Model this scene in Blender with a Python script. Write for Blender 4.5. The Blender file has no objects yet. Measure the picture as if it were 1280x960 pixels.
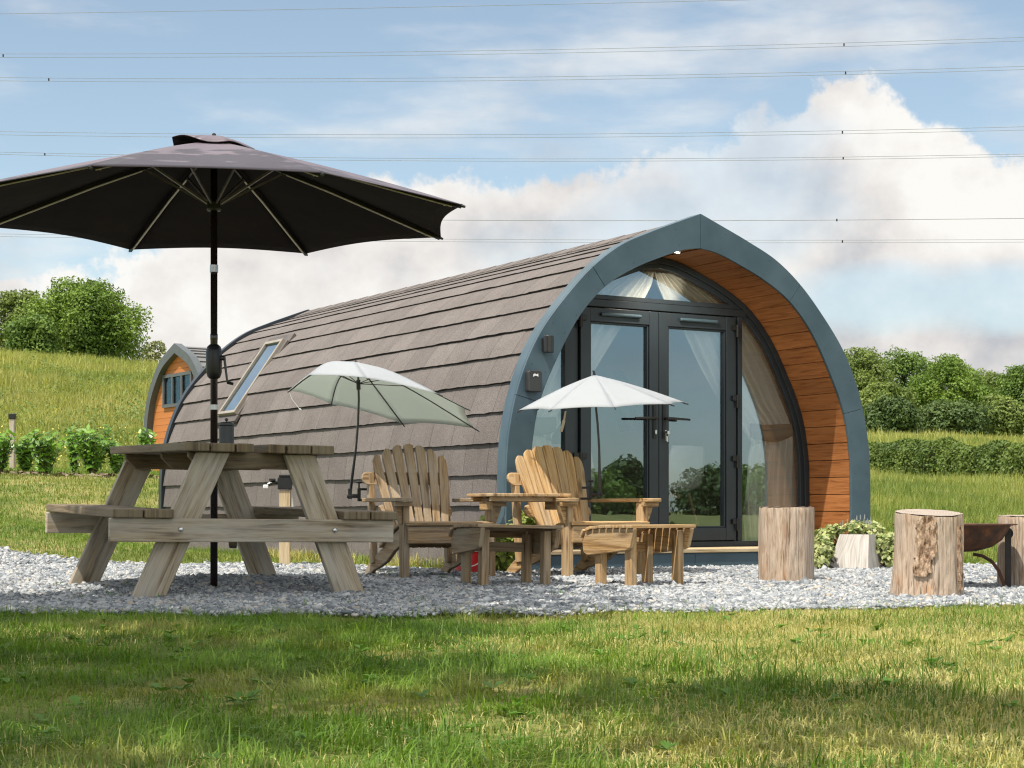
import bpy, bmesh, math, random
import numpy as np
from mathutils import Vector, Matrix, noise as mnoise
random.seed(7); rng = np.random.default_rng(7)
C = bpy.context.scene.collection
R = math.radians
sc = bpy.context.scene

# ------------------------------------------------------------------ helpers
def V(*a): return Vector(a)
def lerp(a, b, t): return a + (b - a) * t
def sstep(a, b, x):
    t = np.clip((x - a) / (b - a), 0, 1); return t * t * (3 - 2 * t)

class MB:
    """collects shapes and links them as one mesh object"""
    def __init__(s): s.v = []; s.f = []; s.uv = []; s.m = []
    def add(s, verts, faces, uvs=None, m=0):
        o = len(s.v); s.v += [tuple(p) for p in verts]
        for i, f in enumerate(faces):
            s.f.append([o + k for k in f]); s.m.append(m)
            s.uv.append(uvs[i] if uvs else [(verts[k][0], verts[k][1]) for k in f])
        return s
    def board(s, p0, p1, w, t, side=(1, 0, 0), m=0, w1=None):
        """box from p0 to p1; w wide along side, t thick across; uv in metres along the grain"""
        p0 = Vector(p0); p1 = Vector(p1); d = p1 - p0; L = d.length; d.normalize()
        sd = Vector(side); sd = (sd - d * sd.dot(d)).normalized(); n = d.cross(sd)
        w1 = w if w1 is None else w1
        vs = []
        for p, ww in ((p0, w), (p1, w1)):
            for a, b in ((-1, -1), (1, -1), (1, 1), (-1, 1)):
                vs.append(p + sd * (a * ww / 2) + n * (b * t / 2))
        ou, ov = random.random() * 40, random.random() * 40
        per = [0, w, w + t, 2 * w + t, 2 * w + 2 * t]
        fs = []; us = []
        for k in range(4):
            j = (k + 1) % 4
            fs.append([k, j, 4 + j, 4 + k])
            us.append([(ou, ov + per[k]), (ou, ov + per[k + 1]), (ou + L, ov + per[k + 1]), (ou + L, ov + per[k])])
        fs.append([3, 2, 1, 0]); us.append([(ou, ov), (ou + .02, ov + w), (ou + .03, ov + w), (ou + .01, ov)])
        fs.append([4, 5, 6, 7]); us.append([(ou + L, ov), (ou + L + .02, ov + w), (ou + L + .03, ov + w), (ou + L + .01, ov)])
        return s.add(vs, fs, us, m)
    def box(s, x0, x1, y0, y1, z0, z1, m=0):
        L = [x1 - x0, y1 - y0, z1 - z0]; k = L.index(max(L))
        cx, cy, cz = (x0 + x1) / 2, (y0 + y1) / 2, (z0 + z1) / 2
        if k == 0: return s.board((x0, cy, cz), (x1, cy, cz), L[1], L[2], (0, 1, 0), m)
        if k == 1: return s.board((cx, y0, cz), (cx, y1, cz), L[0], L[2], (1, 0, 0), m)
        return s.board((cx, cy, z0), (cx, cy, z1), L[0], L[1], (1, 0, 0), m)
    def tube(s, path, r, n=8, m=0, cap=True):
        path = [Vector(p) for p in path]
        rs = r if isinstance(r, (list, tuple)) else [r] * len(path)
        vs = []; fs = []; us = []; up = None; L = 0
        for i, p in enumerate(path):
            d = (path[min(i + 1, len(path) - 1)] - path[max(i - 1, 0)]).normalized()
            if up is None: up = Vector((0, 0, 1)) if abs(d.z) < .9 else Vector((1, 0, 0))
            a = (up - d * up.dot(d)).normalized(); b = d.cross(a); up = a
            for k in range(n):
                t = 2 * math.pi * k / n
                vs.append(p + (a * math.cos(t) + b * math.sin(t)) * rs[i])
        for i in range(len(path) - 1):
            l0 = L; L += (path[i + 1] - path[i]).length
            for k in range(n):
                j = (k + 1) % n
                fs.append([i * n + k, i * n + j, (i + 1) * n + j, (i + 1) * n + k])
                us.append([(l0, k * .02), (l0, k * .02 + .02), (L, k * .02 + .02), (L, k * .02)])
        if cap:
            for base, od in ((0, -1), ((len(path) - 1) * n, 1)):
                f = [base + k for k in range(n)][::od]; fs.append(f)
                us.append([(vs[q].x, vs[q].y) for q in f])
        return s.add(vs, fs, us, m)
    def lathe(s, prof, n=24, c=(0, 0, 0), m=0, cap=True):
        vs = []; fs = []
        for r, z in prof:
            for k in range(n):
                t = 2 * math.pi * k / n; vs.append((c[0] + r * math.cos(t), c[1] + r * math.sin(t), c[2] + z))
        for i in range(len(prof) - 1):
            for k in range(n):
                j = (k + 1) % n; fs.append([i * n + k, i * n + j, (i + 1) * n + j, (i + 1) * n + k])
        if cap:
            fs.append(list(range(n))[::-1]); fs.append([(len(prof) - 1) * n + k for k in range(n)])
        return s.add(vs, fs, None, m)
    def prism(s, poly, fn, t0, t1, m=0):
        """poly of 2D points, fn(a,b,t) -> 3D"""
        n = len(poly); vs = [fn(a, b, t0) for a, b in poly] + [fn(a, b, t1) for a, b in poly]
        ou, ov = random.random() * 40, random.random() * 40
        fs = [list(range(n))[::-1], [n + k for k in range(n)]]
        us = [[(ou + poly[k][0], ov + poly[k][1]) for k in range(n)][::-1], [(ou + poly[k][0], ov + poly[k][1]) for k in range(n)]]
        L = 0
        for k in range(n):
            j = (k + 1) % n; fs.append([k, j, n + j, n + k])
            l = math.hypot(poly[j][0] - poly[k][0], poly[j][1] - poly[k][1])
            us.append([(ou + L, ov), (ou + L + l, ov), (ou + L + l, ov + t1 - t0), (ou + L, ov + t1 - t0)]); L += l
        return s.add(vs, fs, us, m)
    def build(s, name, mats, parent=None, bevel=0, smooth=False, loc=(0, 0, 0), fixn=True):
        me = bpy.data.meshes.new(name)
        me.from_pydata(s.v, [], s.f)
        uvl = me.uv_layers.new(name='UVMap')
        uvl.data.foreach_set('uv', [c for f in s.uv for p in f for c in p])
        if not isinstance(mats, (list, tuple)): mats = [mats]
        for mt in mats: me.materials.append(mt)
        me.polygons.foreach_set('material_index', s.m)
        if fixn:
            bm = bmesh.new(); bm.from_mesh(me); bmesh.ops.recalc_face_normals(bm, faces=bm.faces); bm.to_mesh(me); bm.free()
        if smooth: me.polygons.foreach_set('use_smooth', [True] * len(me.polygons))
        me.update()
        o = bpy.data.objects.new(name, me); C.objects.link(o); o.location = loc
        if parent: o.parent = parent
        if bevel:
            b = o.modifiers.new('edge', 'BEVEL'); b.width = bevel; b.segments = 2; b.limit_method = 'ANGLE'; b.angle_limit = R(40)
            b.harden_normals = False
        return o

def npmesh(name, verts, quads=None, tris=None, mat=None, parent=None, smooth=False):
    """fast mesh from numpy arrays"""
    me = bpy.data.meshes.new(name)
    verts = np.asarray(verts, np.float32).reshape(-1, 3)
    me.vertices.add(len(verts)); me.vertices.foreach_set('co', verts.ravel())
    idx = []; tot = []
    if quads is not None and len(quads): idx.append(np.asarray(quads, np.int32).ravel()); tot.append(np.full(len(quads), 4, np.int32))
    if tris is not None and len(tris): idx.append(np.asarray(tris, np.int32).ravel()); tot.append(np.full(len(tris), 3, np.int32))
    idx = np.concatenate(idx); tot = np.concatenate(tot)
    me.loops.add(len(idx)); me.loops.foreach_set('vertex_index', idx)
    me.polygons.add(len(tot))
    st = np.concatenate([[0], np.cumsum(tot)[:-1]]).astype(np.int32)
    me.polygons.foreach_set('loop_start', st)
    if smooth: me.polygons.foreach_set('use_smooth', np.ones(len(tot), bool))
    me.update(calc_edges=True)
    if mat: me.materials.append(mat)
    o = bpy.data.objects.new(name, me); C.objects.link(o)
    if parent: o.parent = parent
    return o

def tag(o, label, cat, group=None, kind=None):
    if label: o['label'] = label
    if cat: o['category'] = cat
    if group: o['group'] = group
    if kind: o['kind'] = kind
    return o
def thing(name, label, cat, loc=(0, 0, 0), rz=0, group=None):
    o = bpy.data.objects.new(name, None); C.objects.link(o)
    o.location = loc; o.rotation_euler = (0, 0, R(rz)); o.empty_display_size = .1
    return tag(o, label, cat, group)
def dup(root, loc, rz, label=None, kids=True):
    r = root.copy(); C.objects.link(r); r.location = loc; r.rotation_euler = (0, 0, R(rz))
    if label: r['label'] = label
    if kids:
        for ch in list(root.children):
            c = ch.copy(); C.objects.link(c); c.parent = r
            for g in list(ch.children):
                d = g.copy(); C.objects.link(d); d.parent = c
    return r

# ------------------------------------------------------------------ materials
def newmat(name):
    m = bpy.data.materials.new(name); m.use_nodes = True; nt = m.node_tree
    for n in list(nt.nodes): nt.nodes.remove(n)
    out = nt.nodes.new('ShaderNodeOutputMaterial')
    return m, nt, out
def N(nt, t, **kw):
    n = nt.nodes.new(t)
    for k, v in kw.items():
        if k.startswith('i_'):
            key = k[2:]; key = int(key) if key.isdigit() else key
            n.inputs[key].default_value = v
        else: setattr(n, k, v)
    return n
def rgba(c): return (c[0], c[1], c[2], 1)
def ramp(nt, src, stops, interp='LINEAR'):
    r = nt.nodes.new('ShaderNodeValToRGB'); r.color_ramp.interpolation = interp
    el = r.color_ramp.elements
    while len(el) < len(stops): el.new(.5)
    for e, (p, c) in zip(el, stops): e.position = p; e.color = rgba(c) if not isinstance(c, (int, float)) else (c, c, c, 1)
    nt.links.new(src, r.inputs[0]); return r.outputs[0]
def math_(nt, op, a, b=None, clamp=False):
    n = N(nt, 'ShaderNodeMath', operation=op, use_clamp=clamp)
    for i, x in enumerate((a, b)):
        if x is None: continue
        if isinstance(x, (int, float)): n.inputs[i].default_value = x
        else: nt.links.new(x, n.inputs[i])
    return n.outputs[0]
def mixc(nt, f, a, b, mode='MIX'):
    n = N(nt, 'ShaderNodeMix', data_type='RGBA', blend_type=mode)
    for s, x in ((n.inputs[0], f), (n.inputs[6], a), (n.inputs[7], b)):
        if isinstance(x, (int, float)): s.default_value = x
        elif isinstance(x, tuple): s.default_value = rgba(x)
        else: nt.links.new(x, s)
    return n.outputs[2]
def coords(nt, kind='Object', scale=(1, 1, 1)):
    tc = N(nt, 'ShaderNodeTexCoord'); mp = N(nt, 'ShaderNodeMapping'); mp.inputs['Scale'].default_value = scale
    if kind == 'World':
        g = N(nt, 'ShaderNodeNewGeometry'); nt.links.new(g.outputs['Position'], mp.inputs[0])
    else: nt.links.new(tc.outputs[kind], mp.inputs[0])
    return mp.outputs[0]
def noise_(nt, vec, scale, detail=4, rough=.55, dist=0):
    n = N(nt, 'ShaderNodeTexNoise'); n.inputs['Scale'].default_value = scale; n.inputs['Detail'].default_value = detail
    n.inputs['Roughness'].default_value = rough; n.inputs['Distortion'].default_value = dist
    nt.links.new(vec, n.inputs['Vector']); return n.outputs[0]
def bump(nt, h, strength=.3, dist=.01):
    b = N(nt, 'ShaderNodeBump'); b.inputs['Strength'].default_value = strength; b.inputs['Distance'].default_value = dist
    nt.links.new(h, b.inputs['Height']); return b.outputs[0]
def principled(nt, out, col, rough=.6, metal=0, spec=.4, normal=None):
    p = N(nt, 'ShaderNodeBsdfPrincipled')
    for s, x in (('Base Color', col), ('Roughness', rough), ('Metallic', metal), ('Specular IOR Level', spec)):
        if isinstance(x, tuple): p.inputs[s].default_value = rgba(x)
        elif isinstance(x, (int, float)): p.inputs[s].default_value = x
        else: nt.links.new(x, p.inputs[s])
    if normal: nt.links.new(normal, p.inputs['Normal'])
    nt.links.new(p.outputs[0], out.inputs[0]); return p

def M_plain(name, c1, c2=None, rough=.6, scale=6, metal=0, spec=.4, bmp=0, bscale=60, coord='Object', lo=.35, hi=.65, stretch=(1, 1, 1)):
    m, nt, out = newmat(name); c2 = c2 or tuple(x * .8 for x in c1)
    v = coords(nt, coord, stretch)
    col = ramp(nt, noise_(nt, v, scale, 6), [(lo, c2), (hi, c1)])
    nr = bump(nt, noise_(nt, v, bscale, 3), bmp, .004) if bmp else None
    rg = math_(nt, 'ADD', math_(nt, 'MULTIPLY', noise_(nt, v, scale * 2.3, 3), .16), rough - .08)
    principled(nt, out, col, rg, metal, spec, nr); return m

def M_wood(name, light, mid, dark, grey=None, gamt=.5, rough=.7, knots=True, grain=1.0, bmp=.35):
    """grain runs along U; UVs are in metres with a random offset per board"""
    m, nt, out = newmat(name)
    uv = coords(nt, 'UV')
    g1 = noise_(nt, coords(nt, 'UV', (1.6, 26, 1)), 2.0 * grain, 5, .6, .6)
    g2 = noise_(nt, coords(nt, 'UV', (3, 160, 1)), 2.0, 2, .5)
    tint = noise_(nt, coords(nt, 'UV', (.35, 1.3, 1)), 1.3, 2)
    col = ramp(nt, g1, [(.34, dark), (.47, mid), (.62, light)])
    col = mixc(nt, math_(nt, 'MULTIPLY', g2, .55), col, mid, 'MULTIPLY') if False else mixc(nt, .42, col, ramp(nt, g2, [(.3, .25), (.7, 1.1)]), 'MULTIPLY')
    col = mixc(nt, .55, col, ramp(nt, tint, [(.3, .55), (.7, 1.18)]), 'MULTIPLY')
    if grey:
        w = noise_(nt, coords(nt, 'UV', (.9, 5, 1)), 1.7, 5, .65)
        col = mixc(nt, ramp(nt, w, [(.5 - gamt * .3, 0.0), (.5 + (1 - gamt) * .3, .85)]), col, grey)
    if knots:
        vo = N(nt, 'ShaderNodeTexVoronoi'); vo.inputs['Scale'].default_value = 1
        nt.links.new(coords(nt, 'UV', (2.6, 8.5, 1)), vo.inputs['Vector'])
        k = ramp(nt, vo.outputs['Distance'], [(.07, 1.0), (.19, 0.0)])
        col = mixc(nt, math_(nt, 'MULTIPLY', k, .75), col, tuple(x * .4 for x in dark))
    nr = bump(nt, math_(nt, 'ADD', g1, math_(nt, 'MULTIPLY', g2, .6)), bmp, .004)
    principled(nt, out, col, rough, 0, .3, nr); return m

def M_leaf(name, c1, c2, scale=.6, trans=.35, rough=.55, dry=None, coord='World', island=.5, spec=.25):
    m, nt, out = newmat(name)
    v = coords(nt, coord)
    col = ramp(nt, noise_(nt, v, scale, 4), [(.35, c2), (.65, c1)])
    if dry: col = mixc(nt, ramp(nt, noise_(nt, v, scale * .55, 5, .62), [(.5, 0.0), (.68, .9)]), col, dry)
    g = N(nt, 'ShaderNodeNewGeometry')
    col = mixc(nt, island, col, ramp(nt, g.outputs['Random Per Island'], [(0, (.45, .5, .45)), (.5, (1, 1, 1)), (1, (1.45, 1.4, 1.25))]), 'MULTIPLY')
    p = N(nt, 'ShaderNodeBsdfPrincipled'); nt.links.new(col, p.inputs['Base Color'])
    p.inputs['Roughness'].default_value = rough; p.inputs['Specular IOR Level'].default_value = spec
    t = N(nt, 'ShaderNodeBsdfTranslucent'); nt.links.new(mixc(nt, 1.0, col, (1.0, 1.0, .55), 'MULTIPLY'), t.inputs[0])
    mx = N(nt, 'ShaderNodeMixShader'); mx.inputs[0].default_value = trans
    nt.links.new(p.outputs[0], mx.inputs[1]); nt.links.new(t.outputs[0], mx.inputs[2]); nt.links.new(mx.outputs[0], out.inputs[0])
    return m

def M_glass(name, refl=.2, tint=(.9, .95, .95)):
    m, nt, out = newmat(name)
    tr = N(nt, 'ShaderNodeBsdfTransparent'); tr.inputs[0].default_value = rgba(tint)
    gl = N(nt, 'ShaderNodeBsdfGlossy'); gl.inputs['Roughness'].default_value = 0.0; gl.inputs[0].default_value = (.68, .86, 1, 1)
    lw = N(nt, 'ShaderNodeFresnel'); lw.inputs[0].default_value = 1.45
    # faint waviness of sealed units
    nr = bump(nt, noise_(nt, coords(nt, 'Object'), 2.2, 1), .012, .05)
    nt.links.new(nr, gl.inputs['Normal'])
    f = math_(nt, 'ADD', lw.outputs[0], refl - .04, True)
    mx = N(nt, 'ShaderNodeMixShader'); nt.links.new(f, mx.inputs[0])
    nt.links.new(tr.outputs[0], mx.inputs[1]); nt.links.new(gl.outputs[0], mx.inputs[2]); nt.links.new(mx.outputs[0], out.inputs[0])
    return m

def M_cloth(name, c1, c2, trans=.25, rough=.8, weave=900, spec=.2, scale=4, tcol=None):
    m, nt, out = newmat(name); v = coords(nt, 'Object')
    col = ramp(nt, noise_(nt, v, scale, 5), [(.3, c2), (.7, c1)])
    p = N(nt, 'ShaderNodeBsdfPrincipled'); nt.links.new(col, p.inputs['Base Color']); p.inputs['Roughness'].default_value = rough
    p.inputs['Specular IOR Level'].default_value = spec
    nt.links.new(bump(nt, noise_(nt, v, 14, 3), .12, .02), p.inputs['Normal'])
    t = N(nt, 'ShaderNodeBsdfTranslucent')
    if tcol: t.inputs[0].default_value = rgba(tcol)
    else: nt.links.new(col, t.inputs[0])
    mx = N(nt, 'ShaderNodeMixShader'); mx.inputs[0].default_value = trans
    nt.links.new(p.outputs[0], mx.inputs[1]); nt.links.new(t.outputs[0], mx.inputs[2]); nt.links.new(mx.outputs[0], out.inputs[0])
    return m

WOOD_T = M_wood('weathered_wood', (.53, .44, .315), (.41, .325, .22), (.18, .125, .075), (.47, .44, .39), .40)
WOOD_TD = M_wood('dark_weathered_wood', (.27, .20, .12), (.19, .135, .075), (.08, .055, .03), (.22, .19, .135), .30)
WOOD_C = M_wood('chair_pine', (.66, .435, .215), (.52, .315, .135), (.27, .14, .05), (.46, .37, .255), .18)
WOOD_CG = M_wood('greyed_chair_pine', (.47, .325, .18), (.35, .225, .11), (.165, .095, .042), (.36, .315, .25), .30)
WOOD_N = M_wood('pale_pine', (.66, .53, .34), (.56, .43, .26), (.42, .3, .16))
CLAD = M_wood('cedar_cladding', (.48, .195, .068), (.41, .16, .052), (.27, .095, .030), None, rough=.5, knots=False, bmp=.15)
FASCIA = M_plain('blue_grey_fascia', (.074, .116, .145), (.050, .086, .110), .42, 3.1, spec=.4, bmp=.02, bscale=90)
FRAME = M_plain('anthracite_frame', (.024, .032, .04), (.018, .024, .03), .35, 3, spec=.5)
BLACK = M_plain('black_plastic', (.012, .012, .013), (.008, .008, .008), .4, 8, spec=.5)
BLACKM = M_plain('black_metal', (.015, .014, .014), (.01, .009, .009), .32, 8, spec=.6)
STEEL = M_plain('bright_steel', (.75, .75, .74), (.6, .6, .6), .25, 20, metal=1)
GLASS = M_glass('door_glass', .30, (.99, .995, .99))
CLEAR = M_glass('clear_glass', -.02, (.99, .995, .99))
GLASS3 = M_glass('small_window_glass', -.07)
GLASS2 = M_glass('roof_glass', .45)
# ------------------------------------------------------------------ camera
F_PX, H_EYE, V_H = 2153.0, .45, 637.0
cam = bpy.data.cameras.new('camera'); co = bpy.data.objects.new('camera', cam); C.objects.link(co)
co.location = (0, 0, H_EYE); co.rotation_euler = (R(90), 0, 0)
cam.sensor_width = 36; cam.lens = F_PX / 1280 * 36; cam.shift_y = (V_H - 480) / 1280
cam.clip_start = .05; cam.clip_end = 3000
cam.dof.use_dof = False
sc.camera = co
sc.view_settings.view_transform = 'Standard'; sc.view_settings.look = 'None'
sc.view_settings.exposure = .38; sc.view_settings.gamma = 1.0; sc.view_settings.use_curve_mapping = False
sc.cycles.max_bounces = 8; sc.cycles.transparent_max_bounces = 12; sc.cycles.diffuse_bounces = 3; sc.cycles.glossy_bounces = 3
sc.cycles.transmission_bounces = 4; sc.cycles.caustics_reflective = False; sc.cycles.caustics_refractive = False
sc.cycles.use_denoising = True
sc.cycles.sample_clamp_indirect = 6
sc.cycles.filter_width = 1.2

# ------------------------------------------------------------------ sun and sky
SUN = Vector((-.33, -.42, 1.0)).normalized()
sl = bpy.data.lights.new('sun', 'SUN'); so = bpy.data.objects.new('sun', sl); C.objects.link(so)
sl.energy = 4.5; sl.angle = R(.5); sl.color = (1.0, .935, .83)
so.rotation_euler = SUN.to_track_quat('Z', 'Y').to_euler(); so.location = (-6, -6, 12)
SUN_EL = math.asin(SUN.z); SUN_AZ = math.atan2(SUN.x, SUN.y)

w = bpy.data.worlds.new('World'); sc.world = w; w.use_nodes = True; nt = w.node_tree
for n in list(nt.nodes): nt.nodes.remove(n)
wout = N(nt, 'ShaderNodeOutputWorld'); bg = N(nt, 'ShaderNodeBackground')
sky = N(nt, 'ShaderNodeTexSky'); sky.sky_type = 'NISHITA'; sky.sun_disc = False
sky.sun_elevation = SUN_EL; sky.sun_rotation = SUN_AZ
sky.altitude = 60; sky.air_density = 1.0; sky.dust_density = .5; sky.ozone_density = 1.0
tc = N(nt, 'ShaderNodeTexCoord'); D = tc.outputs['Generated']
sep = N(nt, 'ShaderNodeSeparateXYZ'); nt.links.new(D, sep.inputs[0])
az = math_(nt, 'ARCTAN2', sep.outputs[0], sep.outputs[1]); el = math_(nt, 'ARCSINE', sep.outputs[2])
def wmap(scale, off=(0, 0, 0)):
    mp = N(nt, 'ShaderNodeMapping'); mp.inputs['Scale'].default_value = scale; mp.inputs['Location'].default_value = off
    nt.links.new(D, mp.inputs[0]); return mp.outputs[0]
def wsm(x, a, b):
    n = N(nt, 'ShaderNodeMapRange', interpolation_type='SMOOTHSTEP'); nt.links.new(x, n.inputs[0])
    n.inputs[1].default_value = a; n.inputs[2].default_value = b; return n.outputs[0]
# height of the cumulus bank by compass bearing (bearings 45 degrees about the view; noise everywhere)
fc = N(nt, 'ShaderNodeFloatCurve'); cv = fc.mapping.curves[0]
prof = [(-420, 480), (-160, 340), (0, 352), (60, 322), (150, 312), (250, 300), (350, 262), (430, 222), (530, 200), (600, 216), (640, 256), (690, 236),
        (740, 222), (790, 200), (850, 186), (930, 152), (995, 136), (1015, 112), (1060, 100), (1105, 112), (1140, 146), (1190, 178), (1240, 204), (1300, 214), (1500, 280), (1700, 480)]
AZR = .52
pts = [(math.atan((u - 640) / F_PX) / (2 * AZR) + .5, math.atan((V_H - v) / F_PX) / .4) for u, v in prof]
pts = [(0, .02)] + pts + [(1, .0)]
cv.points[0].location = pts[0]; cv.points[1].location = pts[-1]
for p in pts[1:-1]: cv.points.new(*p)
fc.mapping.update()
a01 = math_(nt, 'ADD', math_(nt, 'DIVIDE', az, 2 * AZR), .5, True)
nt.links.new(a01, fc.inputs['Value'])
bound = math_(nt, 'MULTIPLY', fc.outputs[0], .4)
n1 = noise_(nt, wmap((1, 1, 1)), 26, 9, .62)
n1b = noise_(nt, wmap((1, 1, 1.3), (.3, 0, .2)), 9, 6, .55)
edge = math_(nt, 'SUBTRACT', math_(nt, 'ADD', bound, math_(nt, 'ADD', math_(nt, 'MULTIPLY', math_(nt, 'SUBTRACT', n1, .5), .085), math_(nt, 'MULTIPLY', math_(nt, 'SUBTRACT', n1b, .5), .05))), el)
mask = wsm(edge, -.004, .009)
# blue window low in the bank, beyond the pod's right shoulder
d1 = math_(nt, 'POWER', math_(nt, 'DIVIDE', math_(nt, 'SUBTRACT', az, .235), .10), 2)
d2 = math_(nt, 'POWER', math_(nt, 'DIVIDE', math_(nt, 'SUBTRACT', el, .118), .020), 2)
gap = math_(nt, 'SUBTRACT', math_(nt, 'ADD', d1, d2), math_(nt, 'MULTIPLY', math_(nt, 'SUBTRACT', n1b, .5), 3.2))
gapm = math_(nt, 'SUBTRACT', 1.0, wsm(gap, .25, 1.5))
e2 = math_(nt, 'SUBTRACT', math_(nt, 'ADD', .072, math_(nt, 'MULTIPLY', math_(nt, 'SUBTRACT', n1b, .5), .05)), el)
mask = math_(nt, 'MULTIPLY', mask, math_(nt, 'SUBTRACT', 1.0, math_(nt, 'MULTIPLY', gapm, .62)))
n6 = noise_(nt, wmap((1, 1, 1.6), (.55, .15, .35)), 5.5, 5, .5)
mask = math_(nt, 'MULTIPLY', mask, math_(nt, 'SUBTRACT', 1.0, math_(nt, 'MULTIPLY', wsm(n6, .50, .68), .5)))
# thin high wisps
n2 = noise_(nt, wmap((1.6, 1.6, 6.5), (.9, .45, 0)), 3.4, 7, .55)
wisp = math_(nt, 'MULTIPLY', wsm(n2, .47, .74), .62)
mask2 = math_(nt, 'MAXIMUM', mask, wisp)
# cloud body: bright billows, pinkish grey cores, blue-grey bases
n3 = noise_(nt, wmap((1, 1, 1.15), (.012, .012, -.02)), 17, 8, .55)
n4 = noise_(nt, wmap((1, 1, 2.4), (.4, .1, 0)), 7, 5, .5)
br = math_(nt, 'ADD', math_(nt, 'MULTIPLY', math_(nt, 'SUBTRACT', n3, .5), 1.9), math_(nt, 'MULTIPLY', math_(nt, 'SUBTRACT', n4, .5), 1.0))
deep = wsm(edge, .0, .16)
br = math_(nt, 'SUBTRACT', math_(nt, 'ADD', br, .78), math_(nt, 'MULTIPLY', deep, .38))
ccol = ramp(nt, br, [(.0, (.35, .38, .425)), (.28, (.49, .487, .495)), (.55, (.635, .61, .59)), (.90, (.76, .745, .715))])
sc_ = N(nt, 'ShaderNodeVectorMath', operation='SCALE'); nt.links.new(sky.outputs[0], sc_.inputs[0]); sc_.inputs['Scale'].default_value = .118
skyc = sc_.outputs[0]
skyc = mixc(nt, 1.0, skyc, (.98, 1.04, .98), 'MULTIPLY')
hsv = N(nt, 'ShaderNodeHueSaturation'); hsv.inputs['Saturation'].default_value = .80; nt.links.new(skyc, hsv.inputs['Color']); skyc = hsv.outputs[0]
fin = mixc(nt, mask2, skyc, ccol)
# unseen bright broken cloud, added overhead and behind the viewer as fill light
n5 = noise_(nt, wmap((1, 1, 1.4), (.2, .7, .1)), 2.3, 6, .55)
back = wsm(math_(nt, 'MULTIPLY', sep.outputs[1], -1.0), .45, .75)
over = math_(nt, 'MULTIPLY', wsm(n5, .38, .54), math_(nt, 'MAXIMUM', wsm(el, .34, .60), math_(nt, 'MULTIPLY', back, wsm(el, .03, .12))))
fin = mixc(nt, math_(nt, 'MULTIPLY', over, .9), fin, (1.36, 1.31, 1.24))
nt.links.new(fin, bg.inputs[0]); bg.inputs[1].default_value = 1.0
nt.links.new(bg.outputs[0], wout.inputs[0])

# ------------------------------------------------------------------ terrain
LP = np.array([(-1e4, 0), (13.2, 0), (18, .36), (25, 1.02), (30, 1.16), (37, 1.30), (45, 2.4), (57, 4.4), (70, 6.4), (80, 7.3), (100, 7.7), (200, 9), (600, 12), (1e4, 12)])
RP = np.array([(-1e4, 0), (14.5, 0), (30, .55), (50, 1.25), (62, 1.65), (80, 3.2), (110, 4.9), (160, 7.5), (250, 10.5), (600, 14), (1e4, 14)])
def height(x, y):
    x = np.asarray(x, float); y = np.asarray(y, float)
    a = np.arctan2(x, y)
    l = np.interp(y, LP[:, 0], LP[:, 1]); r = np.interp(y, RP[:, 0], RP[:, 1])
    k = sstep(-.16, .14, a)
    l = l * (1 - .8 * np.clip(a + .29, 0, .15))
    r = r * (1 - .9 * np.clip(a - .21, 0, .3))
    z = l * (1 - k) + r * k
    z = z * (1 - sstep(.6, 1.15, np.abs(a)))
    # flat pads under the two pods
    lx, ly = (x - 1.416) * .8563 + (y - 12.92) * .5166, -(x - 1.416) * .5166 + (y - 12.92) * .8563
    pad = (1 - sstep(1.7, 3.4, np.abs(lx))) * (1 - sstep(7.2, 10, ly)) * sstep(-4, -2, ly)
    z = z * (1 - pad)
    bumpy = .02 * np.sin(x * 1.3 + y * .7) * np.sin(y * 1.1 - x * .4)
    z = z + bumpy * (1 - sstep(7.0, 7.5, y)) * sstep(-60, -20, -np.abs(x))
    z = z + .05 * np.exp(-(((x + 1.62) / .7) ** 2 + ((y - 9.75) / .5) ** 2))
    return z
def H1(x, y): return float(height(x, y))
def axis(lim, n):
    t = np.linspace(-1, 1, n); return np.sinh(t * 6.2) / np.sinh(6.2) * lim
xs = axis(900, 261); ys = 12 + axis(900, 301)
gx, gy = np.meshgrid(xs, ys); gz = height(gx, gy)
nx = len(xs); ii = (np.arange(len(ys) - 1)[:, None] * nx + np.arange(nx - 1)[None, :]).ravel()
quads = np.stack([ii, ii + 1, ii + nx + 1, ii + nx], 1)
gm, nt, out = newmat('turf_soil')
v = coords(nt, 'World')
a = ramp(nt, noise_(nt, v, .9, 8, .62), [(.36, (.085, .12, .026)), (.5, (.19, .20, .055)), (.66, (.38, .31, .14))])
b = ramp(nt, noise_(nt, v, .16, 8, .6), [(.3, (.15, .19, .045)), (.5, (.26, .27, .075)), (.7, (.38, .33, .12))])
gsep = N(nt, 'ShaderNodeSeparateXYZ'); nt.links.new(v, gsep.inputs[0])
far = N(nt, 'ShaderNodeMapRange'); nt.links.new(gsep.outputs[1], far.inputs[0]); far.inputs[1].default_value = 26; far.inputs[2].default_value = 40
col = mixc(nt, far.outputs[0], a, b)
fine = ramp(nt, noise_(nt, v, 40, 4), [(.3, .55), (.7, 1.15)])
col = mixc(nt, .8, col, fine, 'MULTIPLY')
principled(nt, out, col, .9, 0, .1, bump(nt, noise_(nt, v, 45, 3), .6, .03))
g = npmesh('ground', np.stack([gx, gy, gz], -1), quads, None, gm, smooth=True); tag(g, 'rolling grassy ground of the camp site', None, None, 'structure')

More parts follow.
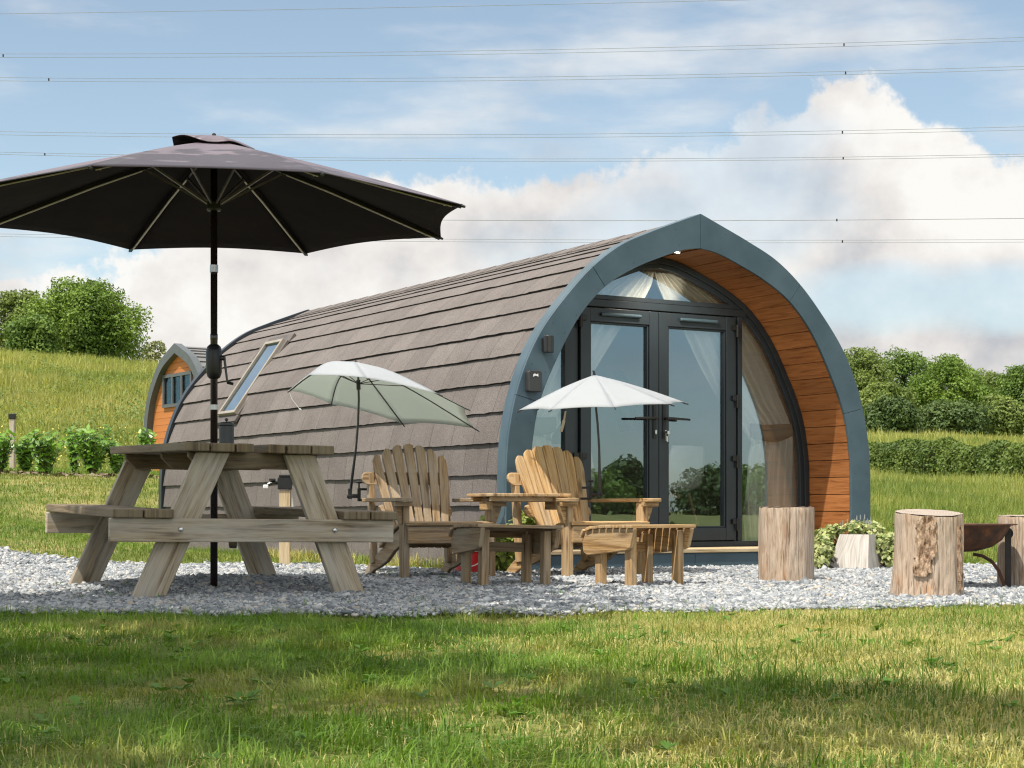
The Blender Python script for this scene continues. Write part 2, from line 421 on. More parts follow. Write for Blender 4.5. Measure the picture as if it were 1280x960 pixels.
# gravel bed: outline on the ground plane, 6 mm above the soil
GRAVEL = [(-9.5, 7.05), (-3.2, 7.12), (-1.0, 7.30), (0.2, 7.36), (1.2, 7.52), (2.0, 7.78), (2.7, 8.25), (3.6, 8.6), (6.5, 9.3),
          (7.0, 12.6), (4.4, 13.2), (3.2, 13.6), (2.7, 13.5), (1.4, 12.85), (-.15, 11.95), (-.9, 12.8), (-1.5, 13.5), (-2.05, 13.4), (-2.7, 13.3), (-3.3, 13.5), (-3.85, 14.0), (-4.4, 14.6), (-9.5, 17.2)]
def inside(px, py, poly=GRAVEL):
    c = np.zeros(px.shape, bool); j = len(poly) - 1
    for i in range(len(poly)):
        xi, yi = poly[i]; xj, yj = poly[j]
        c ^= ((yi > py) != (yj > py)) & (px < (xj - xi) * (py - yi) / (yj - yi + 1e-12) + xi); j = i
    return c
bm = bmesh.new()
bm.faces.new([bm.verts.new((x, y, 0)) for x, y in GRAVEL])
bmesh.ops.triangulate(bm, faces=bm.faces)
for _ in range(5):
    bmesh.ops.subdivide_edges(bm, edges=[e for e in bm.edges if e.calc_length() > .35], cuts=1)
    bmesh.ops.triangulate(bm, faces=bm.faces)
for vv in bm.verts: vv.co.z = H1(vv.co.x, vv.co.y) + .008
me = bpy.data.meshes.new('gravel_path'); bm.to_mesh(me); bm.free()
gp = bpy.data.objects.new('gravel_path', me); C.objects.link(gp); tag(gp, 'grey gravel yard in front of the pod', None, None, 'structure')
gmat, nt, out = newmat('gravel_bed'); v = coords(nt, 'World')
vo = N(nt, 'ShaderNodeTexVoronoi'); vo.inputs['Scale'].default_value = 55; nt.links.new(v, vo.inputs['Vector'])
col = ramp(nt, vo.outputs['Color'], [(.1, (.09, .10, .11)), (.5, (.2, .21, .215)), (.9, (.34, .33, .32))])
principled(nt, out, col, .8, 0, .3, bump(nt, vo.outputs['Distance'], .9, .02)); me.materials.append(gmat)

# loose slate chippings: angular eight-cornered stones
NS = 290000
yy = np.exp(rng.uniform(np.log(7.0), np.log(16.5), NS * 2)); xx = rng.uniform(-.36, .36, NS * 2) * yy + rng.normal(0, .2, NS * 2)
k = inside(xx, yy + .05 * np.sin(xx * 9) + rng.normal(0, .06, len(xx))) ; xx = xx[k][:NS]; yy = yy[k][:NS]; n = len(xx)
size = rng.gamma(3.4, .0014, n) + .0033
size = size * (1 + .022 * (yy - 7))
cube = np.array([(-1, -1, -1), (1, -1, -1), (1, 1, -1), (-1, 1, -1), (-1, -1, 1), (1, -1, 1), (1, 1, 1), (-1, 1, 1)], float)
pv = cube[None] * rng.uniform(.55, 1.1, (n, 8, 3)) * np.stack([rng.uniform(.7, 1.5, n), rng.uniform(.6, 1.1, n), rng.uniform(.3, .7, n)], 1)[:, None]
ang = rng.uniform(0, 6.283, n); t1 = rng.normal(0, .35, n); t2 = rng.normal(0, .35, n)
def rot(p, a, i, j):
    q = p.copy(); ca, sa = np.cos(a)[:, None], np.sin(a)[:, None]
    q[..., i] = p[..., i] * ca - p[..., j] * sa; q[..., j] = p[..., i] * sa + p[..., j] * ca; return q
pv = rot(rot(rot(pv, t1, 1, 2), t2, 0, 2), ang, 0, 1) * size[:, None, None]
pv += np.stack([xx, yy, height(xx, yy) + .010 + size * .35 + rng.uniform(0, .010, n)], 1)[:, None]
q = np.array([(0, 3, 2, 1), (4, 5, 6, 7), (0, 1, 5, 4), (1, 2, 6, 5), (2, 3, 7, 6), (3, 0, 4, 7)])
sm, nt, out = newmat('slate_chippings'); geo = N(nt, 'ShaderNodeNewGeometry')
col = ramp(nt, geo.outputs['Random Per Island'], [(0, (.12, .135, .148)), (.3, (.24, .262, .282)), (.62, (.355, .375, .39)), (.92, (.49, .49, .48)), (1, (.42, .36, .28))])
col = mixc(nt, .5, col, ramp(nt, noise_(nt, coords(nt, 'World'), 90, 3), [(.3, .6), (.7, 1.15)]), 'MULTIPLY')
principled(nt, out, col, .75, 0, .3)
st = npmesh('gravel', pv, (np.arange(n)[:, None, None] * 8 + q[None]).reshape(-1, 4), None, sm)
tag(st, 'loose pale grey slate chippings', None, None, 'stuff')
# ------------------------------------------------------------------ near pod
TH = 31.1
OUTH = [(0, 2.67), (.2, 2.595), (.46, 2.495), (.73, 2.375), (.975, 2.20), (1.195, 1.98), (1.39, 1.745), (1.52, 1.52), (1.615, 1.27), (1.67, 1.03), (1.695, .8), (1.70, .5), (1.70, .0)]
INH = [(0, 2.41), (.16, 2.385), (.34, 2.325), (.61, 2.215), (.865, 2.065), (1.085, 1.84), (1.27, 1.54), (1.42, 1.22), (1.485, .91), (1.50, .6), (1.50, .0)]
def dense(P, n=140):
    """smooth half profile, apex to foot, resampled evenly"""
    P = [np.array(p, float) for p in P]; Q = [2 * P[0] - P[1]] + P + [2 * P[-1] - P[-2]]; out = []
    for i in range(1, len(Q) - 2):
        for t in np.linspace(0, 1, 14, endpoint=False):
            a, b, c, d = Q[i - 1], Q[i], Q[i + 1], Q[i + 2]
            out.append(.5 * (2 * b + (c - a) * t + (2 * a - 5 * b + 4 * c - d) * t * t + (3 * b - 3 * c + d - a) * t ** 3))
    out.append(P[-1]); out = np.array(out)
    return resample(out, n)
def arclen(P): return np.concatenate([[0], np.cumsum(np.linalg.norm(np.diff(P, axis=0), axis=1))])
def resample(P, n, a=None, b=None):
    L = arclen(P); a = 0 if a is None else a; b = L[-1] if b is None else b
    t = np.linspace(a, b, n); return np.stack([np.interp(t, L, P[:, 0]), np.interp(t, L, P[:, 1])], 1)
def normals(P):
    T = np.gradient(P, axis=0); T /= np.linalg.norm(T, axis=1)[:, None]
    return np.stack([-T[:, 1], T[:, 0]], 1)          # outward for apex->foot order on the +x side
def offset(P, d):
    """move inward by d, clipped or extended to x = 0"""
    Q = P - normals(P) * d
    if d > 0:
        k = np.argmax(Q[:, 0] > 1e-6); f = Q[k - 1, 0] / (Q[k - 1, 0] - Q[k, 0])
        Q = np.vstack([Q[k - 1] + (Q[k] - Q[k - 1]) * f, Q[k:]])
    else:
        s = (Q[1] - Q[0]) / (Q[1, 0] - Q[0, 0] + 1e-9); Q = np.vstack([Q[0] - s * Q[0, 0], Q])
    return resample(Q, len(P))
OUT = dense(OUTH); INN = dense(INH)
assert normals(OUT)[60, 0] > 0
def near_idx(P, pt): return float(arclen(P)[np.argmin(np.linalg.norm(P - np.array(pt), axis=1))])

pod = thing('glamping_pod', 'large arched glamping pod with glazed front and grey brown shingle roof', 'camping pod', (1.416, 12.92, 0), TH)

def ring(mb, A, B, y0, y1, sides=(1, -1), m=0):
    """solid between half profiles A (outer) and B (inner) from y0 to y1"""
    for sx in sides:
        n = len(A); vs = []
        for (a, b) in zip(A, B):
            vs += [(sx * a[0], y0, a[1]), (sx * b[0], y0, b[1]), (sx * b[0], y1, b[1]), (sx * a[0], y1, a[1])]
        fs = []; us = []; L = arclen(A)
        for i in range(n - 1):
            for k in range(4):
                j = (k + 1) % 4
                fs.append([i * 4 + k, i * 4 + j, (i + 1) * 4 + j, (i + 1) * 4 + k])
                us.append([(L[i], k * .2), (L[i], k * .2 + .2), (L[i + 1], k * .2 + .2), (L[i + 1], k * .2)])
        fs += [[0, 1, 2, 3], [(n - 1) * 4 + k for k in (3, 2, 1, 0)]]
        us += [[(0, 0), (0, .1), (.1, .1), (.1, 0)]] * 2
        mb.add(vs, fs, us, m)

# fascia: six panels with open joints
jo = [0, near_idx(OUT, (.985, 2.20)), near_idx(OUT, (1.62, 1.25)), arclen(OUT)[-1]]
ji = [0, near_idx(INN, (.865, 2.065)), near_idx(INN, (1.425, 1.21)), arclen(INN)[-1]]
mb = MB()
for k in range(3):
    g0 = .0016; g1 = .0016
    ring(mb, resample(OUT, 26, jo[k] + g0, jo[k + 1] - (g1 if k < 2 else 0)), resample(INN, 26, ji[k] + g0, ji[k + 1] - (g1 if k < 2 else 0)), 0, .022)
SCREW = M_plain('screw_head', (.10, .12, .13), (.06, .07, .08), .3, 40, metal=.6)
MID = (resample(OUT, 60) + resample(INN, 60)) / 2
for q in (4, 12, 19, 24, 27, 33, 40, 46, 52, 57):
    for sx in (1, -1):
        for e in (-.06, .06):
            c0 = MID[q] + normals(MID)[q] * e; n8 = 10; vs = [(sx * (c0[0] + .0055 * math.cos(t)), yy0, c0[1] + .0055 * math.sin(t)) for yy0 in (.0005, -.0012) for t in np.linspace(0, 2 * math.pi, n8, endpoint=False)]
            mb.add(vs, [list(range(n8, 2 * n8))] + [[k_, (k_ + 1) % n8, n8 + (k_ + 1) % n8, n8 + k_] for k_ in range(n8)], None, 1)
fas = mb.build('fascia', [FASCIA, SCREW], pod, bevel=.0025)
mb = MB(); ring(mb, OUT - [[0, 0]], offset(OUT, .016), .0235, .13); fr = mb.build('fascia_return', FASCIA, pod)
mb = MB(); OFo = offset(OUT, .02); ring(mb, OFo, offset(INN, -.03), .0235, .06); mb.build('fascia_backing', BLACK, fas)

# shingle roof
RP_ = offset(OUT, .052); RL = arclen(RP_); RN = normals(RP_)
Ltot = RL[-1]
def roof_pt(a_from_foot, lift=0):
    a = Ltot - a_from_foot; x = np.interp(a, RL, RP_[:, 0]); z = np.interp(a, RL, RP_[:, 1])
    nxn = np.interp(a, RL, RN[:, 0]); nzn = np.interp(a, RL, RN[:, 1])
    return x + nxn * lift, z + nzn * lift
def foot_at_z(z): return Ltot - float(np.interp(-z, -RP_[:, 1], RL))
Y0R, Y1R = .128, 7.06
SK = {-1: (5.30, 5.74, foot_at_z(1.36), foot_at_z(1.96)), 1: (2.72, 3.16, foot_at_z(1.28), foot_at_z(1.84))}
CH = .2235; A0 = .03
ncrs = int((Ltot - A0) / CH) + 1
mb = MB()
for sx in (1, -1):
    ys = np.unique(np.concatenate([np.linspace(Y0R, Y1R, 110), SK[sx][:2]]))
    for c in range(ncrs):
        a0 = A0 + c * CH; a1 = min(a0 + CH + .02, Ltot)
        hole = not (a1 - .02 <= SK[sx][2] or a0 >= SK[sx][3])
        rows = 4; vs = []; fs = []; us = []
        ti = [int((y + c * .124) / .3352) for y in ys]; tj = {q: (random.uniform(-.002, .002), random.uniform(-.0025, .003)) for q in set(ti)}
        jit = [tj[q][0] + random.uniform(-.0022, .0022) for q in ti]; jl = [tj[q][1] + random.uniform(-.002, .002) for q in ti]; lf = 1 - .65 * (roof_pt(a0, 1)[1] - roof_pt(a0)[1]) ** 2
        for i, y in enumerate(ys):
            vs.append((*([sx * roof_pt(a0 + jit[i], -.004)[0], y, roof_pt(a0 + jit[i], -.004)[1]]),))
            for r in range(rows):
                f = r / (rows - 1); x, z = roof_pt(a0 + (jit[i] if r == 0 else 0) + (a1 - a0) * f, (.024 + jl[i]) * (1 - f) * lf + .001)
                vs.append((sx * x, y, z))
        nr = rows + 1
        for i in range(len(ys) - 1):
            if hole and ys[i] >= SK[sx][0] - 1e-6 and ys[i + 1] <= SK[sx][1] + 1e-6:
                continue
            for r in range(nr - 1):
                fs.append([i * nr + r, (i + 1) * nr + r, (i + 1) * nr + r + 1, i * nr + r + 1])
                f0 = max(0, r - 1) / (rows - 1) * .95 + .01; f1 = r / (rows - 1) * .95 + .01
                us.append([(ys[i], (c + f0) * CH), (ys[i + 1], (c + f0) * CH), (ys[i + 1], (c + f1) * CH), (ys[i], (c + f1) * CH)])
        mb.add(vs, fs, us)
        nf = nr - 1
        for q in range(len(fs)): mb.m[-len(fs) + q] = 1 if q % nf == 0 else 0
SHINGLE, nt, out = newmat('mineral_shingle')
uvn = coords(nt, 'UV')
br_ = N(nt, 'ShaderNodeTexBrick'); br_.offset = .37; br_.inputs['Scale'].default_value = 1.0
br_.inputs['Brick Width'].default_value = .335; br_.inputs['Row Height'].default_value = CH; br_.inputs['Mortar Size'].default_value = .0030
br_.inputs['Mortar Smooth'].default_value = .3; br_.inputs['Color1'].default_value = (.80, .80, .80, 1); br_.inputs['Color2'].default_value = (1, 1, 1, 1); br_.inputs['Mortar'].default_value = (.16, .15, .15, 1)
nt.links.new(uvn, br_.inputs['Vector'])
ov = coords(nt, 'Object')
base = ramp(nt, noise_(nt, ov, 3.2, 6, .6), [(.3, (.150, .130, .121)), (.7, (.188, .166, .155))])
grit = ramp(nt, noise_(nt, ov, 130, 3, .7), [(.34, .45), (.66, 1.4)])
base = mixc(nt, .75, base, grit, 'MULTIPLY'); base = mixc(nt, .8, base, br_.outputs[0], 'MULTIPLY')
streak = ramp(nt, noise_(nt, coords(nt, 'UV', (16, 1.2, 1)), 1.5, 4), [(.35, .95), (.65, 1.03)])
base = mixc(nt, .8, base, streak, 'MULTIPLY')
principled(nt, out, base, .85, 0, .25, bump(nt, noise_(nt, ov, 160, 2), .35, .004))
roof = mb.build('roof', [SHINGLE, M_plain('painted_shadow_edge', (.022, .018, .016), (.012, .01, .009), .9, 30)], pod, fixn=False)  # shingle butt edges near-black: shadow lines under the courses put into the colour
mb = MB()
for k in range(24):                                   # ridge cap of folded shingles
    y0 = Y0R + k * (Y1R - Y0R) / 24; y1 = y0 + (Y1R - Y0R) / 24 + .02; l = .004
    p = [roof_pt(Ltot - .17, .016), roof_pt(Ltot, .03)]
    for sx in (1, -1):
        vs = []
        for y, dz in ((y0, l), (y1, 0)):
            vs += [(sx * p[0][0], y, p[0][1] + dz), (0, y, p[1][1] + dz), (sx * p[0][0], y, p[0][1] + dz - .014), (0, y, p[1][1] + dz - .014)]
        mb.add(vs, [[0, 1, 5, 4], [0, 2, 3, 1], [4, 5, 7, 6], [0, 4, 6, 2]], [[(y0, 9.03), (y0, 9.2), (y1, 9.2), (y1, 9.03)]] * 4)
mb.build('ridge_cap', SHINGLE, roof)

# roof windows
FLASH = M_plain('lead_flashing', (.12, .105, .095), (.085, .075, .07), .6, 5)
SKF = M_plain('pale_window_frame', (.30, .27, .225), (.24, .21, .175), .5, 8)
for sx in (-1, 1):
    y0, y1, b0, b1 = SK[sx]
    c0 = A0 + math.floor((b0 - A0) / CH) * CH - .0; c1 = A0 + math.ceil((b1 - A0 - .001) / CH) * CH
    P0 = roof_pt(c0, .04); P1 = roof_pt(c1, .04)
    p0 = Vector((sx * P0[0], 0, P0[1])); p1 = Vector((sx * P1[0], 0, P1[1])); d = (p1 - p0).normalized()
    nn = Vector((sx * -d.z * -1, 0, 0)); nn = Vector((d.z * sx, 0, -d.x * sx)); nn = nn if nn.x * sx > 0 else -nn
    f = MB(); fw = .034
    for y in (y0 + fw / 2, y1 - fw / 2): f.board(p0 + V(0, y, 0), p1 + V(0, y, 0), fw, .07, (0, 1, 0))
    for p in (p0 + d * fw / 2, p1 - d * fw / 2): f.board(p + V(0, y0 + fw, 0), p + V(0, y1 - fw, 0), fw, .068, d)
    for k, y in enumerate((y0, y1)):                   # flashing boards either side
        wd = .16 if k else .05; yc = y + (wd / 2 if k else -wd / 2)
        f.board(p0 + V(0, yc, 0) - nn * .012, p1 + V(0, yc, 0) - nn * .012, wd, .03, (0, 1, 0), 1)
    f.board(p1 + d * .05 + V(0, y0 - .05, 0) - nn * .03, p1 + d * .05 + V(0, y1 + .12, 0) - nn * .03, .1, .03, d, 1)
    f.board(p0 - d * .04 + V(0, y0 - .05, 0) - nn * .018, p0 - d * .04 + V(0, y1 + .12, 0) - nn * .018, .08, .03, d, 1)
    sk = f.build('roof_window', [SKF, FLASH], pod, bevel=.004)
    g = MB(); g.board((p0 + p1) / 2 + V(0, y0 + fw, 0) + nn * .01, (p0 + p1) / 2 + V(0, y1 - fw, 0) + nn * .01, (p1 - p0).length - 2 * fw, .008, d)
    g.build('pane', GLASS2, sk)

# interior shell (open at the roof windows), floor and rear wall
LIN = M_plain('pale_ply_lining', (.80, .75, .66), (.74, .69, .6), .6, 2)
mb = MB(); SH = offset(INN, -.02); SL = arclen(SH)
ysi = np.unique(np.concatenate([np.linspace(.58, 7.0, 30), SK[1][:2], SK[-1][:2]]))
m_ = 44; PS = resample(SH, m_)
for sx in (1, -1):
    vs = [(sx * p[0], y, p[1]) for y in ysi for p in PS]; fs = []
    z0, z1 = roof_pt(SK[sx][2])[1] - .06, roof_pt(SK[sx][3])[1] - .1
    for i in range(len(ysi) - 1):
        for j in range(m_ - 1):
            zc = (PS[j][1] + PS[j + 1][1]) / 2
            if SK[sx][0] - .01 <= ysi[i] and ysi[i + 1] <= SK[sx][1] + .01 and z0 < zc < z1: continue
            fs.append([i * m_ + j, (i + 1) * m_ + j, (i + 1) * m_ + j + 1, i * m_ + j + 1])
    mb.add(vs, fs)
mb.build('interior_lining', LIN, pod, fixn=False)
FLOOR = M_wood('interior_floor', (.30, .24, .17), (.25, .19, .13), (.18, .13, .09), knots=False)
mb = MB(); mb.box(-1.5, 1.5, .55, 7.0, .10, .155); mb.build('floor', FLOOR, pod)
def half_to_full(P): return [(-p[0], p[1]) for p in P[::-1]][:-1] + [(p[0], p[1]) for p in P]
mb = MB(); mb.prism(half_to_full(resample(offset(OUT, .06), 40)), lambda a, b, t: (a, t, b), 7.0, 7.08); mb.build('rear_wall', CLAD, pod)
mb = MB(); ring(mb, offset(OUT, .012), offset(OUT, .10), 7.085, 7.17); mb.build('rear_fascia', FRAME, pod)

# cedar lining of the porch reveal, one plank per course
mb = MB(); IL = arclen(INN); PW = .137; npk = int((IL[-1] - .16) / PW) + 1
for sx in (1, -1):
    for k in range(npk):
        a1 = IL[-1] - .165 - k * PW; a0 = max(a1 - PW + .006, .004)
        if a1 - a0 < .02: continue
        A = resample(INN, 4, a0, a1); dj = random.uniform(0, .003)
        Nn = normals(resample(INN, 400)); 
        for (P, off, ya, yb) in ((A, .010, .026, .522),):
            nn_ = np.stack([np.interp(np.linspace(a0, a1, 4), np.linspace(0, IL[-1], 400), Nn[:, c]) for c in (0, 1)], 1)
            B = P + nn_ * (.022); T = P + nn_ * (.0 + dj)
            vs = []; ou, ov = random.random() * 30, random.random() * 30
            for p, q_ in zip(T, B): vs += [(sx * p[0], ya, p[1]), (sx * p[0], yb, p[1]), (sx * q_[0], yb, q_[1]), (sx * q_[0], ya, q_[1])]
            fs = []; us = []
            for i in range(3):
                for e in range(4):
                    j = (e + 1) % 4; fs.append([i * 4 + e, i * 4 + j, (i + 1) * 4 + j, (i + 1) * 4 + e])
                    us.append([(ou, ov + i * .045), (ou + .5, ov + i * .045), (ou + .5, ov + i * .045 + .045), (ou, ov + i * .045 + .045)])
            fs += [[0, 1, 2, 3], [12, 13, 14, 15]]; us += [[(ou, ov), (ou + .5, ov), (ou + .5, ov + .02), (ou, ov + .02)]] * 2
            mb.add(vs, fs, us)
sof = mb.build('soffit_lining', CLAD, pod)
mb = MB(); ring(mb, offset(INN, -.055), offset(INN, -.026), .03, .56); mb.build('lining_backing', BLACK, sof)
SPOT, nt, out = newmat('lit_spot'); e = N(nt, 'ShaderNodeEmission'); e.inputs[0].default_value = (1, .82, .6, 1); e.inputs[1].default_value = 9; nt.links.new(e.outputs[0], out.inputs[0])
# spot: seen at the crown of the soffit, left of the apex
sa = .36; sp = resample(INN, 200, 0, IL[-1]); kx = np.argmin(abs(sp[:, 0] - .135)); px, pz = -sp[kx, 0], sp[kx, 1]
mb = MB(); mb.lathe([(.030, .004), (.030, -.002), (.023, -.003), (.023, .002)], 20); o = mb.build('spotlight', STEEL, pod, loc=(px, .105, pz - .004)); o.rotation_euler = (0, R(14), 0)
mb = MB(); mb.lathe([(.0225, .0), (.0225, -.002)], 20); l_ = mb.build('lamp_lens', SPOT, o)

# the lit soffit spot shines down into the porch
spl = bpy.data.lights.new('porch_spot', 'SPOT'); spl.energy = 40; spl.spot_size = R(125); spl.spot_blend = .8; spl.color = (1, .90, .74); spl.shadow_soft_size = .03
spo = bpy.data.objects.new('porch_spot', spl); C.objects.link(spo); spo.parent = pod; spo.location = (px, .12, pz - .03); spo.rotation_euler = Vector((-.6, -.55, 1.5)).to_track_quat('Z', 'Y').to_euler()
# plinth and threshold deck
mb = MB()
for x0, x1 in ((-1.497, -.052), (-.048, .66), (.664, 1.497)): mb.box(x0, x1, .003, .028, .012, .124)
mb.build('plinth', FASCIA, pod, bevel=.002)
mb = MB()
for k, (a, b) in enumerate(((-.012, .115), (.121, .25), (.256, .385), (.391, .50))): mb.box(-1.495, 1.495, a, b, .127, .156)
mb.build('threshold_deck', WOOD_N, pod, bevel=.004)

# glazed screen: arch frame, jambs, transom, panes
G0, G1 = .50, .575
AO = offset(INN, .004); AI = offset(INN, .085); AI2 = offset(INN, .05)
def clipz(P, z0): 
    k = P[:, 1] >= z0; Q = P[k]; last = np.array([[np.interp(-z0, -P[:, 1], P[:, 0]), z0]]); return np.vstack([Q, last])
ZF = .157
mb = MB(); n_ = 60
ring(mb, resample(clipz(AO, ZF), n_), resample(clipz(AI2, ZF), n_), G0, G1)
ring(mb, resample(clipz(AI2, ZF), n_), resample(clipz(AI, ZF), n_), G0 + .018, G1 - .002)
def arch_x(z, P=AI): return float(np.interp(-z, -P[:, 1], P[:, 0]))
for x0, x1, d in ((-.885, -.80, 0), (-.795, -.762, .012), (.722, .75, .012), (.755, .80, 0)):
    zt = 2.0
    mb.box(x0, x1, G0 + d + .004, G1 - .004, ZF + .045, 1.988)
mb.box(-arch_x(2.02, AI2), arch_x(2.02, AI2), G0 + .006, G1 - .006, 1.99, 2.045); mb.box(-arch_x(2.06, AI2), arch_x(2.06, AI2), G0 + .014, G1 - .008, 2.047, 2.082)
mb.box(-1.44, 1.44, G0 + .008, G1 - .008, ZF + .001, ZF + .043)
fr = mb.build('glazing_frame', FRAME, pod, bevel=.003)
def arch_poly(x0, x1, z0, inset=.0):
    """region under the arch between x0 and x1 above z0"""
    P = offset(INN, .08); full = half_to_full(P); pts = [(x, z) for x, z in full if x0 < x < x1 and z > z0]
    def zx(x): return float(np.interp(abs(x), P[:, 0], P[:, 1])) if abs(x) < P[-1, 0] - .002 else None
    a = [(x0, zx(x0))] if zx(x0) and zx(x0) > z0 else []; b = [(x1, zx(x1))] if zx(x1) and zx(x1) > z0 else []
    pts = a + pts + b
    return [(max(x0, pts[0][0]), z0)] + pts + [(min(x1, pts[-1][0]), z0)]
for poly in (arch_poly(-2, 2, 2.07), arch_poly(-2, -.87, ZF + .03), arch_poly(.79, 2, ZF + .03)):
    mb = MB(); mb.prism(poly, lambda a, b, t: (a, t, b), G0 + .034, G0 + .042); mb.m = [0] + [1] * (len(mb.f) - 1); mb.build('pane', [GLASS, CLEAR], fr)

# the two leaves
def leaf(x0, x1, hinge):
    z0, z1 = ZF + .05, 1.978; st = .088; y0, y1 = G0 - .012, G1 - .014
    mb = MB()
    mb.box(x0, x0 + st, y0, y1, z0, z1); mb.box(x1 - st, x1, y0, y1, z0, z1)
    mb.box(x0 + st, x1 - st, y0 + .001, y1, z0, z0 + .10); mb.box(x0 + st, x1 - st, y0 + .001, y1, z1 - .105, z1)
    bd = .014                                            # glazing bead
    gx0, gx1, gz0, gz1 = x0 + st, x1 - st, z0 + .10, z1 - .105
    mb.box(gx0, gx0 + bd, y0 + .012, y1 - .004, gz0, gz1); mb.box(gx1 - bd, gx1, y0 + .012, y1 - .004, gz0, gz1)
    mb.box(gx0 + bd, gx1 - bd, y0 + .012, y1 - .004, gz0, gz0 + bd); mb.box(gx0 + bd, gx1 - bd, y0 + .012, y1 - .004, gz1 - bd, gz1)
    d = mb.build('door', FRAME, pod, bevel=.004)
    p = MB(); p.prism([(gx0, gz0), (gx1, gz0), (gx1, gz1), (gx0, gz1)], lambda a, b, t: (a, t, b), G0 + .026, G0 + .034); p.m = [0] + [1] * (len(p.f) - 1); p.build('pane', [GLASS, CLEAR], d)
    xm = (x0 + x1) / 2; v_ = MB()
    v_.tube([(xm - .18, y0 - .012, z1 - .048), (xm - .17, y0 - .016, z1 - .048), (xm + .17, y0 - .016, z1 - .048), (xm + .18, y0 - .012, z1 - .048)], .014, 10); v_.build('trickle_vent', FASCIA, d)
    hx = x1 - .044 if hinge < 0 else x0 + .044; dr = -1 if hinge < 0 else 1
    h_ = MB(); h_.box(hx - .014, hx + .014, y0 - .011, y0 - .001, 1.0, 1.27)
    h_.tube([(hx, y0 - .011, 1.155), (hx, y0 - .05, 1.155)], .011, 10)
    h_.tube([(hx, y0 - .05, 1.155), (hx + dr * .05, y0 - .056, 1.155), (hx + dr * .215, y0 - .05, 1.15)], [.011, .0095, .0085], 10)
    h_.build('handle', BLACK, d, bevel=.002)
    cyl = MB(); cyl.lathe([(.009, 0), (.009, .016)], 14); k_ = cyl.build('lock_cylinder', STEEL, d, loc=(hx, y0 - .011, 1.048)); k_.rotation_euler = (R(90), 0, 0); k_.scale = (1, 2.0, 1)
    ex = x0 - .012 if hinge < 0 else x1 + .012
    for hz in (1.87, 1.31, .83, .33):
        q_ = MB(); q_.tube([(ex, y0 - .014, hz - .05), (ex, y0 - .014, hz + .05)], .016, 10); q_.box(ex - (.005 if hinge > 0 else .06) - (.045 if hinge > 0 else -.0), ex + (.06 if hinge < 0 else .005), y0 - .02, y0 - .002, hz + .005, hz + .045)
        q_.build('hinge', BLACK, d, bevel=.002)
    return hx, y0
leaf(-.755, -.034, -1); khx, khy = leaf(-.029, .715, 1)
podM = Matrix.Translation((1.416, 12.92, 0)) @ Matrix.Rotation(R(TH), 4, 'Z')
def podw(x, y, z): return podM @ Vector((x, y, z))
mb = MB()
mb.tube([(.013 * math.cos(t), -.012, .013 * math.sin(t) - .018) for t in np.linspace(0, 6.283, 17)], .0022, 6)
mb.box(-.006, .006, -.020, -.016, -.072, -.03); mb.box(-.013, .0, -.014, -.010, -.064, -.03); mb.box(-.009, .011, -.030, -.0, -.012, .012)
kk = mb.build('keys', STEEL); kk.matrix_world = Matrix.Translation(podw(khx, khy - .03, 1.045)) @ Matrix.Rotation(R(TH), 4, 'Z')
tag(kk, 'small bunch of silver keys hanging in the lock of the right glass door', 'keys')

# wall lamp and key safe on the left fascia
mb = MB(); mb.lathe([(.035, -.06), (.037, -.055), (.037, .055), (.035, .06)], 20, (0, -.062, 0)); mb.box(-.02, .02, -.03, -.001, -.045, .045)
mb.build('wall_lamp', BLACKM, pod, loc=(-1.39, 0, 1.617), bevel=.002)
mb = MB(); mb.prism([(-.052, -.075), (.052, -.075), (.055, -.06), (.055, .06), (.045, .075), (-.045, .075), (-.055, .06), (-.055, -.06)], lambda a, b, t: (a, t, b), -.055, -.001)
ks = mb.build('key_safe', M_plain('key_safe_grey', (.06, .06, .06), (.045, .045, .045), .35, 6, metal=.3), pod, loc=(-1.493, 0, 1.354), bevel=.006)
mb = MB(); mb.prism([(-.02, .028), (-.02, .046), (-.006, .052), (.006, .046), (.02, .052), (.022, .03), (.008, .036), (-.008, .036)], lambda a, b, t: (a, t, b), -.0575, -.056); mb.build('emblem', M_plain('white_mark', (.8, .8, .8)), ks)

